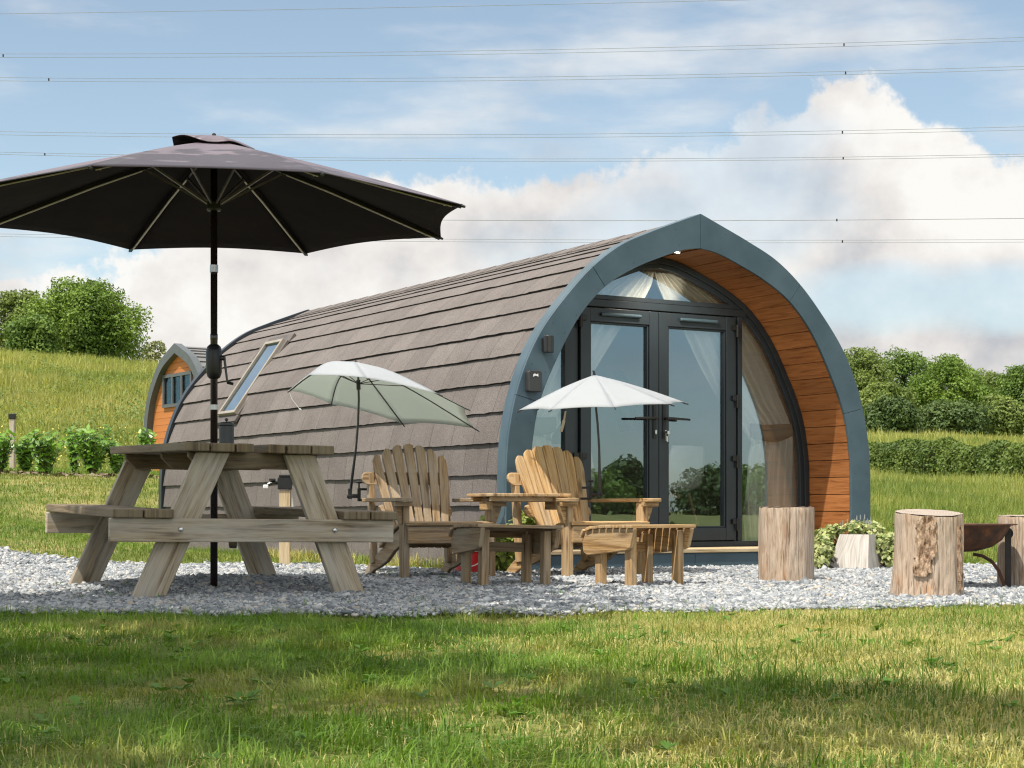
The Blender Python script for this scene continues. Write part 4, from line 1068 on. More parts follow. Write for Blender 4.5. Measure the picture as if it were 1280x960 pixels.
mb = MB(); q0 = Vector(P3(707, 514, Y2 - .15)) - Vector(P3(749, 618, Y2)); mb.board(q0, q0 + V(-.01, 0, -.06), .012, .003); mb.board(q0 + V(-.01, 0, -.06), q0 + V(-.03, 0, -.135), .02, .004); mb.build('strap', M_plain('tan_strap', (.45, .40, .32), (.38, .33, .26)), t2_)

# ------------------------------------------------------------------ bucket, tap post
t = thing('bucket', 'bright red bucket with white rim on the gravel behind the shaded footstool', 'bucket', (-.30, 11.75, 0))
RED = M_plain('red_plastic', (.58, .012, .02), (.5, .01, .016), .35, 5)
mb = MB(); mb.lathe([(.085, .005), (.105, .17), (.101, .17), (.082, .012)], 28, cap=False); mb.lathe([(.085, .005), (.001, .006)], 28, cap=False); mb.build('body', RED, t, smooth=True)
mb = MB(); mb.lathe([(.108, .165), (.110, .17), (.108, .176), (.100, .172)], 28); mb.build('rim', M_plain('white_plastic', (.8, .8, .78)), t)
mb = MB(); mb.tube([(.108 * math.cos(a), -.02 - .105 * math.sin(a) * .96, .15 - .085 * math.sin(a)) for a in np.linspace(0, math.pi, 17)], .004, 6); mb.build('handle', bpy.data.materials['white_plastic'], t)

t = thing('tap_post', 'pale wooden post with black outdoor tap fitting, behind the picnic table', 'post', (-1.755, 13.3, 0), 8)
mb = MB(); mb.board((0, 0, -.03), (0, 0, .60), .085, .085); mb.build('post', WOOD_N, t, bevel=.006)
mb = MB(); mb.box(-.055, .055, -.055, .055, .605, .70); mb.box(-.045, .045, -.06, .06, .70, .72); mb.build('cap', BLACK, t, bevel=.006)
mb = MB(); mb.tube([(-.055, 0, .66), (-.10, -.01, .655), (-.13, -.01, .64)], .016, 10); mb.box(-.12, -.07, -.03, .01, .672, .69); tp2 = mb.build('tap', BLACKM, t, bevel=.003)
mb = MB(); mb.box(-.165, -.125, -.035, .015, .612, .642); mb.build('tap_lever', M_plain('white_lever', (.8, .8, .8)), tp2, bevel=.006)
mb = MB(); mb.tube([(.045, -.01, .64), (.06, -.02, .45), (.07, -.02, .38), (.10, -.02, .345), (.16, -.02, .33)], .014, 10); mb.build('hose', M_plain('pale_hose', (.5, .48, .42)), t)

# ------------------------------------------------------------------ log stools
ENDW, nt, out = newmat('sawn_log_end'); v = coords(nt, 'Object')
wv = N(nt, 'ShaderNodeTexWave'); wv.wave_type = 'RINGS'; wv.rings_direction = 'Z'; wv.inputs['Scale'].default_value = 22; wv.inputs['Distortion'].default_value = 2.5; wv.inputs['Detail'].default_value = 3; nt.links.new(v, wv.inputs[0])
col = ramp(nt, wv.outputs[0], [(0, (.30, .245, .20)), (1, (.43, .365, .31))]); col = mixc(nt, .6, col, ramp(nt, noise_(nt, v, 9, 5), [(.3, .65), (.7, 1.1)]), 'MULTIPLY')
principled(nt, out, col, .85, 0, .2, bump(nt, wv.outputs[0], .3, .004))
LOGW, nt, out = newmat('peeled_log')
v = coords(nt, 'Object', (1, 1, .16)); v2 = coords(nt, 'Object', (1, 1, .035))
g1 = noise_(nt, v, 58, 6, .62, .5); g2 = noise_(nt, v2, 70, 3); g3 = noise_(nt, coords(nt, 'Object', (1, 1, .5)), 7, 4)
col = ramp(nt, g1, [(.30, (.26, .17, .11)), (.46, (.43, .315, .225)), (.62, (.55, .435, .335))])
col = mixc(nt, ramp(nt, g3, [(.45, 0.0), (.7, .65)]), col, (.46, .39, .32)); col = mixc(nt, ramp(nt, g3, [(.28, .55), (.42, 0.0)]), col, (.46, .20, .07))
crk = ramp(nt, g2, [(.33, .28), (.42, 1.0)]); col = mixc(nt, .8, col, crk, 'MULTIPLY')
principled(nt, out, col, .85, 0, .2, bump(nt, math_(nt, 'ADD', g1, g2), .7, .012))
BARK, nt, out = newmat('flaking_bark'); v = coords(nt, 'Object', (1, 1, .45))
b1 = noise_(nt, v, 45, 5, .65); col = ramp(nt, b1, [(.34, (.12, .07, .042)), (.5, (.40, .275, .185)), (.66, (.60, .47, .35))])
principled(nt, out, col, .95, 0, .1, bump(nt, b1, 1.0, .02))
def log_stool(x, y, r, h, label, seed, tilt=(0, 0), flare=.0, bark=None, rz=0):
    t = thing('log_stool', label, 'log stool', (x, y, 0), rz, 'sawn log stools on the gravel')
    n, m_ = 96, 26; vs = []; sd = Vector((seed * 3.1, seed * 1.7, 0))
    def rad(a, f):
        d = Vector((math.cos(a), math.sin(a), f * .35)); q = 1 + .10 * mnoise.noise(d * 1.3 + sd) + .02 * mnoise.noise(Vector((math.cos(a) * 9, math.sin(a) * 9, f * 2.2)) - sd) + .025 * mnoise.noise(Vector((math.cos(a) * 5, math.sin(a) * 5, f * .8)) + sd) + .008 * mnoise.noise(Vector((math.cos(a) * 22, math.sin(a) * 22, f * 2)) + sd)
        q += flare * (max(0, 1 - f * 1.2)) ** 2 * (1 + .8 * math.cos(a - R(200)))
        # long drying cracks
        for ca in (R(255 + seed * 17), R(300 - seed * 9), R(215)):
            da = (a - ca - .05 * math.sin(f * 5 + seed) + math.pi) % (2 * math.pi) - math.pi
            q -= .03 * math.exp(-(da / .018) ** 2)
        return r * q
    for i in range(m_):
        f = i / (m_ - 1)
        for k in range(n):
            a = 2 * math.pi * k / n; rr = rad(a, f) * (1 - (.012 if i == m_ - 1 else 0)); X, Y_ = rr * math.cos(a), rr * math.sin(a)
            vs.append((X, Y_, -.02 + (h + .02 + tilt[0] * X + tilt[1] * Y_) * f + (.006 * mnoise.noise(Vector((X * 18, Y_ * 18, seed))) - .003 if i == m_ - 1 else 0)))
    fs = [[i * n + k, i * n + (k + 1) % n, (i + 1) * n + (k + 1) % n, (i + 1) * n + k] for i in range(m_ - 1) for k in range(n)]
    mb = MB(); mb.add(vs, fs); o = mb.build('log', LOGW, t, smooth=True, fixn=False)
    mb = MB(); top = []
    for q in (1.0, .8, .6, .4, .2): 
        for k in range(n):
            a = 2 * math.pi * k / n; rr = rad(a, 1) * .985 * q; X, Y_ = rr * math.cos(a), rr * math.sin(a); top.append((X, Y_, h + tilt[0] * X + tilt[1] * Y_ + .0015 + .002 * mnoise.noise(Vector((X * 30, Y_ * 30, seed)))))
    top.append((0, 0, h + .002)); mb.add(top, [[q * n + k, q * n + (k + 1) % n, (q + 1) * n + (k + 1) % n, (q + 1) * n + k] for q in range(4) for k in range(n)] + [[4 * n + k, 4 * n + (k + 1) % n, 5 * n] for k in range(n)])
    mb.build('sawn_top', ENDW, t, smooth=True)
    for (ac, aw, f0, f1) in (bark or []):
        na, nf = 26, 44; out_, inn_ = [], []; keep = np.zeros((nf, na), bool)
        for i in range(nf):
            f = f0 + (f1 - f0) * i / (nf - 1)
            for k in range(na):
                u_ = k / (na - 1) * 2 - 1; a = ac + aw * u_
                nz_ = mnoise.noise(Vector((a * 14, f * 12, seed))) * .45
                keep[i, k] = abs(u_) + .5 * abs(2 * i / (nf - 1) - 1) ** 4 + nz_ < .98
                rr = rad(a, f) + .004 + .013 * (.6 + .9 * abs(mnoise.noise(Vector((a * 22, f * 9, seed * 2))))) ; out_.append((rr * math.cos(a), rr * math.sin(a), f * h))
                rr = rad(a, f) - .004; inn_.append((rr * math.cos(a), rr * math.sin(a), f * h))
        bmv = out_ + inn_; F = []; off = nf * na
        def cell(i, k): return 0 <= i < nf - 1 and 0 <= k < na - 1 and keep[i, k]
        for i in range(nf - 1):
            for k in range(na - 1):
                if not keep[i, k]: continue
                q = [i * na + k, i * na + k + 1, (i + 1) * na + k + 1, (i + 1) * na + k]; F.append(q)
                for (di, dk, e0, e1_) in ((-1, 0, 0, 1), (0, 1, 1, 2), (1, 0, 2, 3), (0, -1, 3, 0)):
                    if not cell(i + di, k + dk): F.append([q[e0], q[e1_], q[e1_] + off, q[e0] + off])
        mb = MB(); mb.add(bmv, F); mb.build('bark', BARK, t, fixn=False)
log_stool(1.655, 10.38, .168, .465, 'pale upright log stool in front of the right side pane of the pod', 1.3)
log_stool(2.085, 8.62, .163, .435, 'upright log stool with a strip of flaking bark, nearest the lawn beside the fire pit', 2.1, (-.02, .10), .10, [(R(252), .30, .46, .96), (R(246), .26, .28, .52), (R(318), .10, .12, .86)])
log_stool(2.935, 9.75, .175, .415, 'upright log stool at the far side of the fire pit, cut by the photo edge', 4.4, (0, .02))

# ------------------------------------------------------------------ fire pit
RUST, nt, out = newmat('rusty_steel'); v = coords(nt, 'Object')
col = ramp(nt, noise_(nt, v, 14, 7, .65), [(.34, (.05, .03, .022)), (.52, (.11, .05, .03)), (.72, (.25, .09, .035))])
principled(nt, out, col, .75, .25, .4, bump(nt, noise_(nt, v, 60, 4), .3, .004))
t = thing('fire_pit', 'rusty iron fire bowl with flat rim on three legs behind the bark-flaked log stool', 'fire pit', (2.44, 9.50, 0), 10)
mb = MB(); pr = [(.02, .215), (.12, .222), (.20, .245), (.255, .285), (.285, .335), (.30, .362), (.335, .366), (.335, .372), (.293, .370), (.272, .332), (.24, .285), (.19, .255), (.11, .232), (.01, .226)]
mb.lathe(pr, 56, cap=False); mb.build('bowl', RUST, t, smooth=False)
LEGM = M_plain('dark_iron', (.045, .04, .038), (.03, .027, .025), .55, 14, metal=.5)
for k, a in enumerate((R(-22), R(100), R(218))):
    ca, sa = math.cos(a), math.sin(a)
    mb = MB(); mb.board((ca * .285, sa * .285, -.015), (ca * .285, sa * .285, .345), .034, .012, (ca, sa, 0)); l = mb.build('leg', LEGM, t, bevel=.002)
    mb = MB(); P = [(ca * q, sa * q, z) for q, z in ((.10, .205), (.15, .195), (.20, .165), (.235, .115), (.26, .05), (.278, -.01))]
    for p0, p1 in zip(P[:-1], P[1:]): mb.board(p0, p1, .032, .018, (-sa, ca, 0))
    mb.build('brace', RUST, l)
mb = MB(); a = R(-12); mb.tube([(math.cos(a) * (.292 + .024 * math.sin(q)), math.sin(a) * (.292 + .024 * math.sin(q)), .345 - .026 * (1 - math.cos(q))) for q in np.linspace(0, math.pi * .95, 12)], .006, 8); mb.build('ring_handle', LEGM, t)

# ------------------------------------------------------------------ planter at the pod's right foot
t = thing('planter', 'whitewashed wooden wedge planter overgrown with ivy at the pod\'s right foot', 'planter', (2.50, 12.55, 0), -35)
PW_ = M_wood('whitewashed_timber', (.62, .58, .54), (.54, .50, .46), (.38, .34, .30), None, knots=False)
mb = MB(); vs = [(-.16, -.14, .0), (.16, -.14, 0), (.16, .20, 0), (-.16, .20, 0), (-.115, -.02, .27), (.115, -.02, .27), (.115, .18, .27), (-.115, .18, .27)]
mb.add(vs, [[0, 1, 5, 4], [1, 2, 6, 5], [2, 3, 7, 6], [3, 0, 4, 7]], [[(0, 0), (0, .3), (.3, .3), (.3, 0)]] * 4)
o = mb.build('box', PW_, t, bevel=.006); s_ = o.modifiers.new('t', 'SOLIDIFY'); s_.thickness = .028; s_.offset = -1
mb = MB(); mb.box(-.105, .105, -.01, .17, .20, .235); mb.build('soil', M_plain('potting_soil', (.035, .025, .018), (.02, .015, .01), .95, 40), t)
# ------------------------------------------------------------------ vegetation helpers
def unit(a): return a / (np.linalg.norm(a, axis=-1, keepdims=True) + 1e-9)
def blades(x, y, z, h, wd, lean=.45, curl=.5, flow=0):
    n = len(x); a = rng.uniform(0, 6.283, n)
    if flow: a = np.where(rng.uniform(0, 1, n) < flow, vnoise(x, y, 2.2, 31) * 14 + rng.normal(0, .5, n), a)
    d = np.stack([np.cos(a), np.sin(a), np.zeros(n)], 1)
    s = np.stack([-np.sin(a), np.cos(a), np.zeros(n)], 1) * (wd / 2)[:, None]
    l = np.abs(rng.normal(0, lean, n))[:, None]; b = np.stack([x, y, z], 1); up = np.array([0, 0, 1.0])
    m = b + (up * .55 + d * l * .35) * h[:, None]; t = b + (up * (1 - .35 * np.minimum(l, 1.2)) + d * l * (.9 + curl * rng.uniform(0, 1, n))[:, None]) * h[:, None]
    v = np.stack([b - s, b + s, m + s * .75, m - s * .75, t], 1); i = np.arange(n)[:, None] * 5
    return v, i + np.array([[0, 1, 2, 3]]), i + np.array([[3, 2, 4]])
def blade_obj(name, parts, mat):
    vs, qs, ts = [], [], []; o = 0
    for v, q, t in parts: vs.append(v.reshape(-1, 3)); qs.append(q + o); ts.append(t + o); o += v.shape[0] * 5
    return npmesh(name, np.concatenate(vs), np.concatenate(qs), np.concatenate(ts), mat)
def leaf_quads(c, nrm, size, asp=.55):
    n = len(c); nrm = unit(nrm); r = unit(rng.normal(0, 1, (n, 3))); t = unit(np.cross(nrm, r)); b = np.cross(nrm, t)
    s = size[:, None]
    return np.stack([c - t * s, c + b * s * asp + nrm * s * .12, c + t * s, c - b * s * asp + nrm * s * .12], 1)
def vnoise(x, y, sc, seed=0):
    """cheap smooth value noise on arrays"""
    out = 0; amp = 1
    for o in range(3):
        xs_, ys_ = x * sc * 2 ** o + seed * 7.3, y * sc * 2 ** o - seed * 3.1
        xi, yi = np.floor(xs_), np.floor(ys_); fx, fy = xs_ - xi, ys_ - yi; fx = fx * fx * (3 - 2 * fx); fy = fy * fy * (3 - 2 * fy)
        hsh = lambda a, b: np.modf(np.abs(np.sin(a * 127.1 + b * 311.7 + o * 17.7) * 43758.5453))[0]
        out = out + amp * ((hsh(xi, yi) * (1 - fx) + hsh(xi + 1, yi) * fx) * (1 - fy) + (hsh(xi, yi + 1) * (1 - fx) + hsh(xi + 1, yi + 1) * fx) * fy); amp *= .5
    return out / 1.75

# ------------------------------------------------------------------ near lawn
LAWN = M_leaf('lawn_blades', (.185, .30, .040), (.080, .165, .018), 1.6, .4, .5, dry=(.46, .39, .14), island=.65)
NL = 400000
y = np.sqrt(rng.uniform(2.35 ** 2, 8.9 ** 2, NL)); x = rng.uniform(-.42, .46, NL) * y + rng.normal(0, .12, NL)
edge_ = .14 * (vnoise(x, y * 0, 3.1, 2) - .5) + .10 * (vnoise(x, y * 0, 11, 5) - .5) + rng.normal(0, .035, len(x))
k = ~inside(x, y - edge_ - .02); x, y = x[k], y[k]
dryf = lambda x, y: vnoise(x, y, .9, 5) - .14 + .89 * sstep(-.3, .9, x)
dn = vnoise(x, y, 1.7); tf = vnoise(x, y, 5.5, 3); k = rng.uniform(0, 1, len(x)) < np.clip(.30 + 1.9 * dn * tf * 1.6, 0, 1) * (1 - .68 * sstep(.72, 1.25, dryf(x, y))); x, y, dn, tf = x[k], y[k], dn[k], tf[k]
h = (.010 + .021 * rng.gamma(2.2, .45, len(x)) * (.15 + 1.6 * tf)) * (.45 + 1.0 * dn); wd = rng.uniform(.0022, .0042, len(x))
z = height(x, y) - .004
k2 = rng.integers(0, len(x), 2400); tall = blades(x[k2], y[k2], z[k2], rng.uniform(.03, .07, 2400), rng.uniform(.003, .0055, 2400), .8)
g1_ = blade_obj('grass', [blades(x, y, z, h, wd, 1.05, .6, .6), tall], LAWN); tag(g1_, 'short lawn grass in the foreground', None, None, 'stuff')
# straw-dry blades
DRY = M_leaf('dry_blades', (.56, .50, .22), (.42, .40, .13), 2, .3, .6, island=.5)
n = 300000; y = np.sqrt(rng.uniform(2.4 ** 2, 8.0 ** 2, n)); x = rng.uniform(-.40, .46, n) * y; d = dryf(x, y); k = (rng.uniform(.35, 1.2, n) < d) & ~inside(x, y - .02); x, y = x[k], y[k]
g2_ = blade_obj('dry_grass', [blades(x, y, height(x, y) - .004, rng.uniform(.012, .038, len(x)), rng.uniform(.002, .0035, len(x)), 1.1)], DRY); tag(g2_, 'straw coloured dry grass in the lawn', None, None, 'stuff')
# broad-leaved weeds
WEED = M_leaf('weed_leaves', (.13, .27, .04), (.08, .17, .025), 3, .35, .45, island=.4)
vs = []
for i in range(150):
    cy = math.sqrt(random.uniform(2.6 ** 2, 7.2 ** 2)); cx = random.uniform(-.33, .33) * cy; m_ = random.randint(4, 8); hz = H1(cx, cy)
    for q in range(m_):
        a = random.uniform(0, 6.28); L = random.uniform(.02, .05); e = random.uniform(.15, .9); d = np.array([math.cos(a), math.sin(a), e]); d /= np.linalg.norm(d); s_ = np.array([-math.sin(a), math.cos(a), 0]) * L * random.uniform(.18, .34)
        b = np.array([cx, cy, hz + .012]); vs.append([b, b + d * L * .55 + s_, b + d * L + np.array([0, 0, -.2 * L]), b + d * L * .55 - s_])
vs = np.array(vs); wd_ = npmesh('weeds', vs, np.arange(len(vs) * 4).reshape(-1, 4), None, WEED); tag(wd_, 'broad leaved weeds in the lawn', None, None, 'stuff')

# ------------------------------------------------------------------ mown grass behind the yard, meadow on both slopes
MOWN = M_leaf('mown_blades', (.20, .285, .052), (.115, .19, .034), .5, .35, .55, dry=(.33, .32, .095), island=.5)
def podxy(x, y):
    dx, dy = x - 1.416, y - 12.92; c_, s_ = math.cos(R(TH)), math.sin(R(TH)); return dx * c_ + dy * s_, -dx * s_ + dy * c_
def offpod(x, y, m=.0):
    lx, ly = podxy(x, y); return ~((np.abs(lx) < 1.68 + m) & (ly > -.02) & (ly < 7.2))
n = 150000; y = np.exp(rng.uniform(np.log(11.6), np.log(41), n)); a = rng.uniform(-.40, .02, n); x = a * y
lx, ly = podxy(x, y); k = ~inside(x, y) & offpod(x, y) & ((lx < 0) | (ly > 7)); x, y = x[k], y[k]
h = rng.uniform(.025, .06, len(x)) * (1 + .012 * (y - 12)); mown = blades(x, y, height(x, y) - .004, h, .004 + .0005 * (y - 11), .8)
n = 60000; y = np.exp(rng.uniform(np.log(11.8), np.log(40), n)); a = rng.uniform(.12, .40, n); x = a * y; k = ~inside(x, y - .05) & offpod(x, y); x, y = x[k], y[k]
hh = np.interp(y, [12, 16, 24, 40], [.05, .12, .25, .35])
m2_ = blades(x, y, height(x, y) - .005, hh * rng.uniform(.4, 1.2, len(x)), .005 + .0006 * (y - 11), .5)
# rough edge along the pod wall and round the bed
n = 5200; t_ = rng.uniform(-.1, 7.2, n); s_ = -1.70 - np.abs(rng.normal(0, .10, n)); c_, sn = math.cos(R(TH)), math.sin(R(TH)); x = 1.416 + s_ * c_ - t_ * sn; y = 12.92 + s_ * sn + t_ * c_
k = vnoise(x, y, 3.1, 9) > .42; x, y = x[k], y[k]
e_ = blades(x, y, height(x, y), rng.uniform(.03, .13, len(x)), np.full(len(x), .006), .7)
mg = blade_obj('mown_grass', [mown, m2_, e_], MOWN); tag(mg, 'mown grass between the gravel and the slopes', None, None, 'stuff')

MEAD = M_leaf('meadow_blades', (.40, .41, .125), (.20, .26, .065), .22, .45, .6, dry=(.50, .45, .18), island=.5)
def meadow(n, a0, a1, y0, y1, hf, name, label, seed):
    y = np.exp(rng.uniform(np.log(y0), np.log(y1), n)); a = rng.uniform(a0, a1, n); x = a * y
    k = offpod(x, y) & (vnoise(x, y, .45, seed) + .5 * rng.uniform(0, 1, n) > .5); x, y = x[k], y[k]; t = vnoise(x, y, .35, seed + 1)
    h = hf(y) * (.45 + 1.0 * t) * rng.uniform(.6, 1.25, len(x))
    g = blade_obj(name, [blades(x, y, height(x, y) - .01, h, .010 + .00055 * (y - 20), .42)], MEAD); return tag(g, label, None, None, 'stuff')
meadow(125000, -.44, -.06, 36, 96, lambda y: np.interp(y, [36, 44, 58, 96], [.10, .30, .55, .75]), 'meadow_grass', 'long meadow grass on the left slope', 2)
meadow(120000, .10, .42, 20, 120, lambda y: np.interp(y, [20, 30, 60, 120], [.22, .34, .40, .8]), 'field_grass', 'long field grass on the right slope', 6)
# leafy weeds and buttercups on the bank
nc = 95; cy = rng.uniform(39, 66, nc); cx = rng.uniform(-.38, -.16, nc) * cy; pk = rng.integers(0, nc, 17000); cr = rng.uniform(.35, 1.1, nc); chh = rng.uniform(.35, .95, nc)
dd = unit(rng.normal(0, 1, (17000, 3))); x = cx[pk] + dd[:, 0] * cr[pk]; y = cy[pk] + dd[:, 1] * cr[pk]
c = np.stack([x, y, height(x, y) + np.abs(dd[:, 2]) * chh[pk] * rng.uniform(.4, 1.05, 17000)], 1); q = leaf_quads(c, rng.normal(0, 1, (len(x), 3)) + [0, -.5, 1], rng.uniform(.025, .055, len(x)))
o = npmesh('nettle_bank', q, np.arange(len(x) * 4).reshape(-1, 4), None, M_leaf('nettle', (.22, .29, .085), (.13, .2, .05), .35)); tag(o, 'leafy nettles and weeds on the bank', None, None, 'stuff')
n = 260; y = rng.uniform(37, 46, n); x = rng.uniform(-.30, -.18, n) * y; c = np.stack([x, y, height(x, y) + rng.uniform(.1, .3, n)], 1); q = leaf_quads(c, rng.normal(0, .4, (n, 3)) + [0, -.6, 1], rng.uniform(.015, .028, n), .9)
o = npmesh('buttercups', q, np.arange(n * 4).reshape(-1, 4), None, M_plain('buttercup_yellow', (.70, .58, .12), (.6, .48, .10))); tag(o, 'scatter of yellow meadow flowers', None, None, 'stuff')

# ------------------------------------------------------------------ trees
BARKT = M_plain('tree_bark', (.13, .10, .075), (.07, .055, .04), .9, 4, bmp=.6, bscale=14)
TL = {'oak': M_leaf('oak_leaves', (.205, .305, .056), (.105, .18, .030), .45, .32),
      'ash': M_leaf('ash_leaves', (.225, .285, .078), (.135, .195, .05), .4, .35),
      'dark': M_leaf('dark_leaves', (.11, .165, .05), (.07, .115, .034), .4, .28),
      'bright': M_leaf('bright_leaves', (.175, .265, .058), (.11, .19, .04), .4, .33),
      'pale': M_leaf('pale_leaves', (.30, .32, .16), (.2, .23, .11), .4, .35)}
def tree(x, y, base_h, top, wide, kind, label, nleaf=4200, group=None, low=.18, seed=1, leaf=.17, squash=1.0, lobes=17, cat='tree', name='tree', z0=None):
    """top: crown top above ground; wide: crown diameter"""
    rs = np.random.default_rng(seed); z = H1(x, y) if z0 is None else z0
    t = thing(name, label, cat, (x, y, z), random.uniform(0, 360), group); t.rotation_euler = (0, 0, 0)
    ch = top - base_h; rx = wide / 2; L = []
    for i in range(lobes):
        f = (i + .5) / lobes; zz = base_h + ch * (.12 + .80 * f); prof = math.sin(math.pi * min(1, .22 + .70 * f)) ** .7
        a = i * 2.399 + rs.uniform(-.5, .5); rr = rx * prof * (.40 + .38 * rs.uniform(0, 1)); lr = rx * rs.uniform(.30, .48) * (1 - .22 * f)
        L.append((rr * math.cos(a), rr * math.sin(a), zz, lr))
    L.append((0, 0, base_h + ch * .5, rx * .55)); L.append((rs.uniform(-.1, .1) * rx, 0, top - rx * .34, rx * .36))
    # limbs
    mb = MB(); tr = max(.05, wide * .032); mb.tube([(0, 0, -.2), (rs.uniform(-.05, .05) * wide, 0, base_h * .6), (0, 0, base_h + ch * .3), (rs.uniform(-.1, .1), 0, base_h + ch * .75)], [tr * 1.25, tr, tr * .7, tr * .2], 9)
    for l in L[::2]:
        p1 = Vector(l[:3]); p0 = V(0, 0, max(base_h * .5, p1.z - math.hypot(p1.x, p1.y) * .9)); mb.tube([p0, p0.lerp(p1, .5) + V(0, 0, .05 * wide), p1], [tr * .45, tr * .28, tr * .08], 6)
    mb.build('trunk', BARKT, t, smooth=True)
    wts = np.array([l[3] ** 2 for l in L]); pick = rs.choice(len(L), nleaf, p=wts / wts.sum()); LA = np.array(L)[pick]
    d = unit(rs.normal(0, 1, (nleaf, 3))); d[:, 2] = np.where(d[:, 2] < -.55, -d[:, 2], d[:, 2])
    rad = LA[:, 3:4] * (1 - .55 * rs.uniform(0, 1, (nleaf, 1)) ** 2.2)
    # sub-clumps give the crown an uneven edge
    cl = 1 + .20 * np.sin(d[:, :1] * 7 + LA[:, :1] * 9) * np.sin(d[:, 1:2] * 6 + LA[:, 2:3] * 5) + .10 * np.sin(d[:, 2:] * 15 + LA[:, 1:2] * 11)
    c = LA[:, :3] + d * rad * cl * [1, 1, .82 * squash]
    nr = unit(d * .9 + rs.normal(0, .55, (nleaf, 3)) + [0, 0, .25])
    k = c[:, 2] > low
    q = leaf_quads(c[k], nr[k], leaf * rs.uniform(.6, 1.35, k.sum()), .62)
    npmesh('crown', q, np.arange(len(q) * 4).reshape(-1, 4), None, TL[kind], t)
    return t
GL_ = 'trees on the left hilltop'
tree(-21.8, 88, .3, 4.65, 6.9, 'oak', 'large rounded dense oak on the left hilltop, right of its lighter neighbour', 40000, GL_, seed=3, leaf=.078, lobes=34)
tree(-26.6, 92, .4, 4.7, 4.6, 'ash', 'lighter looser tree at the left edge of the hilltop beside the dense oak', 13000, GL_, seed=5, leaf=.082)
tree(-23.3, 84, -.2, 2.6, 3.4, 'bright', 'low bright green bush at the foot of the hilltop oak', 10000, GL_, seed=8, leaf=.075, name='bush', cat='bush')
tree(-30.8, 92, .7, 5.2, 5.6, 'oak', 'rounded tree on the left hilltop, outermost to the left', 4000, GL_, seed=11, leaf=.15)
tree(-19.6, 94, .1, 2.6, 2.0, 'pale', 'small pale thin tree on the hilltop just left of the distant pod', 1300, GL_, seed=13, leaf=.10, name='sapling')
GR_ = 'woodland trees beyond the right hedge'
def wood(u, Y, vt, wpx, kind, label, n, seed, base=.2, leaf=.16):
    x = (u - 640) / F_PX * Y; zt = H_EYE + (V_H - vt) / F_PX * Y; return tree(x, Y, base, zt - H1(x, Y), 1.3 * wpx / F_PX * Y, kind, label, int(n * 2.8), GR_, seed=seed, leaf=leaf * .70, lobes=26, low=-.3)
wood(1078, 150, 436, 84, 'ash', 'light green woodland tree right beside the pod arch, tallest of the wood', 6500, 21)
wood(1133, 158, 443, 82, 'bright', 'mid green round-topped woodland tree between the tallest tree and the dark round one', 6500, 22)
wood(1190, 150, 448, 84, 'oak', 'deep green round-headed woodland tree in the middle of the wood', 7500, 23)
wood(1238, 166, 464, 74, 'ash', 'pale grey green woodland tree right of the deep green round-headed one', 5500, 24)
wood(1282, 150, 460, 74, 'bright', 'yellow green woodland tree at the right edge of the wood', 6000, 25)
wood(1108, 128, 478, 62, 'ash', 'pale feathery small tree in front of the tallest woodland tree', 4500, 26)
wood(1118, 118, 502, 66, 'dark', 'dark spreading thicket tree at the woodland foot, nearest the pod', 5000, 27, .0)
wood(1188, 120, 508, 76, 'dark', 'dark low woodland tree above the hedge, right of the spreading thicket', 5500, 28, .0)
wood(1158, 122, 512, 34, 'pale', 'small brownish pale bush between two dark thickets at the woodland foot', 1800, 29, .0)
wood(1252, 122, 500, 70, 'ash', 'broad light green tree at the woodland foot near the right edge', 5200, 30, .0)
wood(1335, 148, 455, 80, 'oak', 'deep green woodland tree just beyond the right edge', 4500, 31)
wood(1020, 152, 440, 80, 'oak', 'woodland tree hidden behind the pod arch', 3500, 32)

# trees out of frame: mirrored in the door glass
GM_ = 'trees along the lower field, mirrored in the glass doors'
for i, (yy_, tp, wd_, kd) in enumerate([(-62, 7.2, 9, 'dark'), (-50, 5.0, 8, 'oak'), (-41, 8.6, 5, 'dark'), (-33, 6.4, 9, 'oak'), (-24, 4.6, 7, 'dark'), (-16, 7.4, 8, 'oak'), (-7, 5.2, 9, 'dark'), (2, 7.8, 8, 'oak'), (11, 6.0, 9, 'dark'), (20, 8.4, 7, 'oak'), (29, 6.2, 9, 'dark'), (38, 7.4, 9, 'oak')]):
    tree(128 + 6 * math.sin(i * 2.3), yy_, -.5, tp * .52, wd_ * 1.35, kd, 'broad field tree seen only as a reflection in the door glass', 3500, GM_, seed=40 + i, leaf=.26, lobes=18, low=-.5)
for i in range(16):
    tree(121 + 5 * math.sin(i * 1.7), -60 + i * 6.3, -.6, 2.6 + 1.3 * abs(math.sin(i * 2.9)), 7.5, ('dark', 'oak')[i % 2], 'broad field tree seen only as a reflection in the door glass', 2200, GM_, seed=80 + i, leaf=.22, lobes=12, low=-.6)
# garden trees beside and behind the camera whose shade falls on the yard
GS_ = 'garden trees behind the camera'
tree(-3.05, 5.7, 3.35, 6.6, 4.2, 'oak', 'garden tree left of the camera shading the table yard', 4200, GS_, seed=60, leaf=.10, low=2.4)
tree(-3.25, 2.3, 3.2, 6.2, 3.7, 'ash', 'garden tree behind the camera shading the front lawn', 2200, GS_, seed=61, leaf=.10, low=2.6)

tree(-.85, 1.85, 3.9, 5.2, 1.25, 'oak', 'slender garden tree right behind the camera, narrowest of the three', 330, GS_, seed=62, leaf=.10, low=2.9)
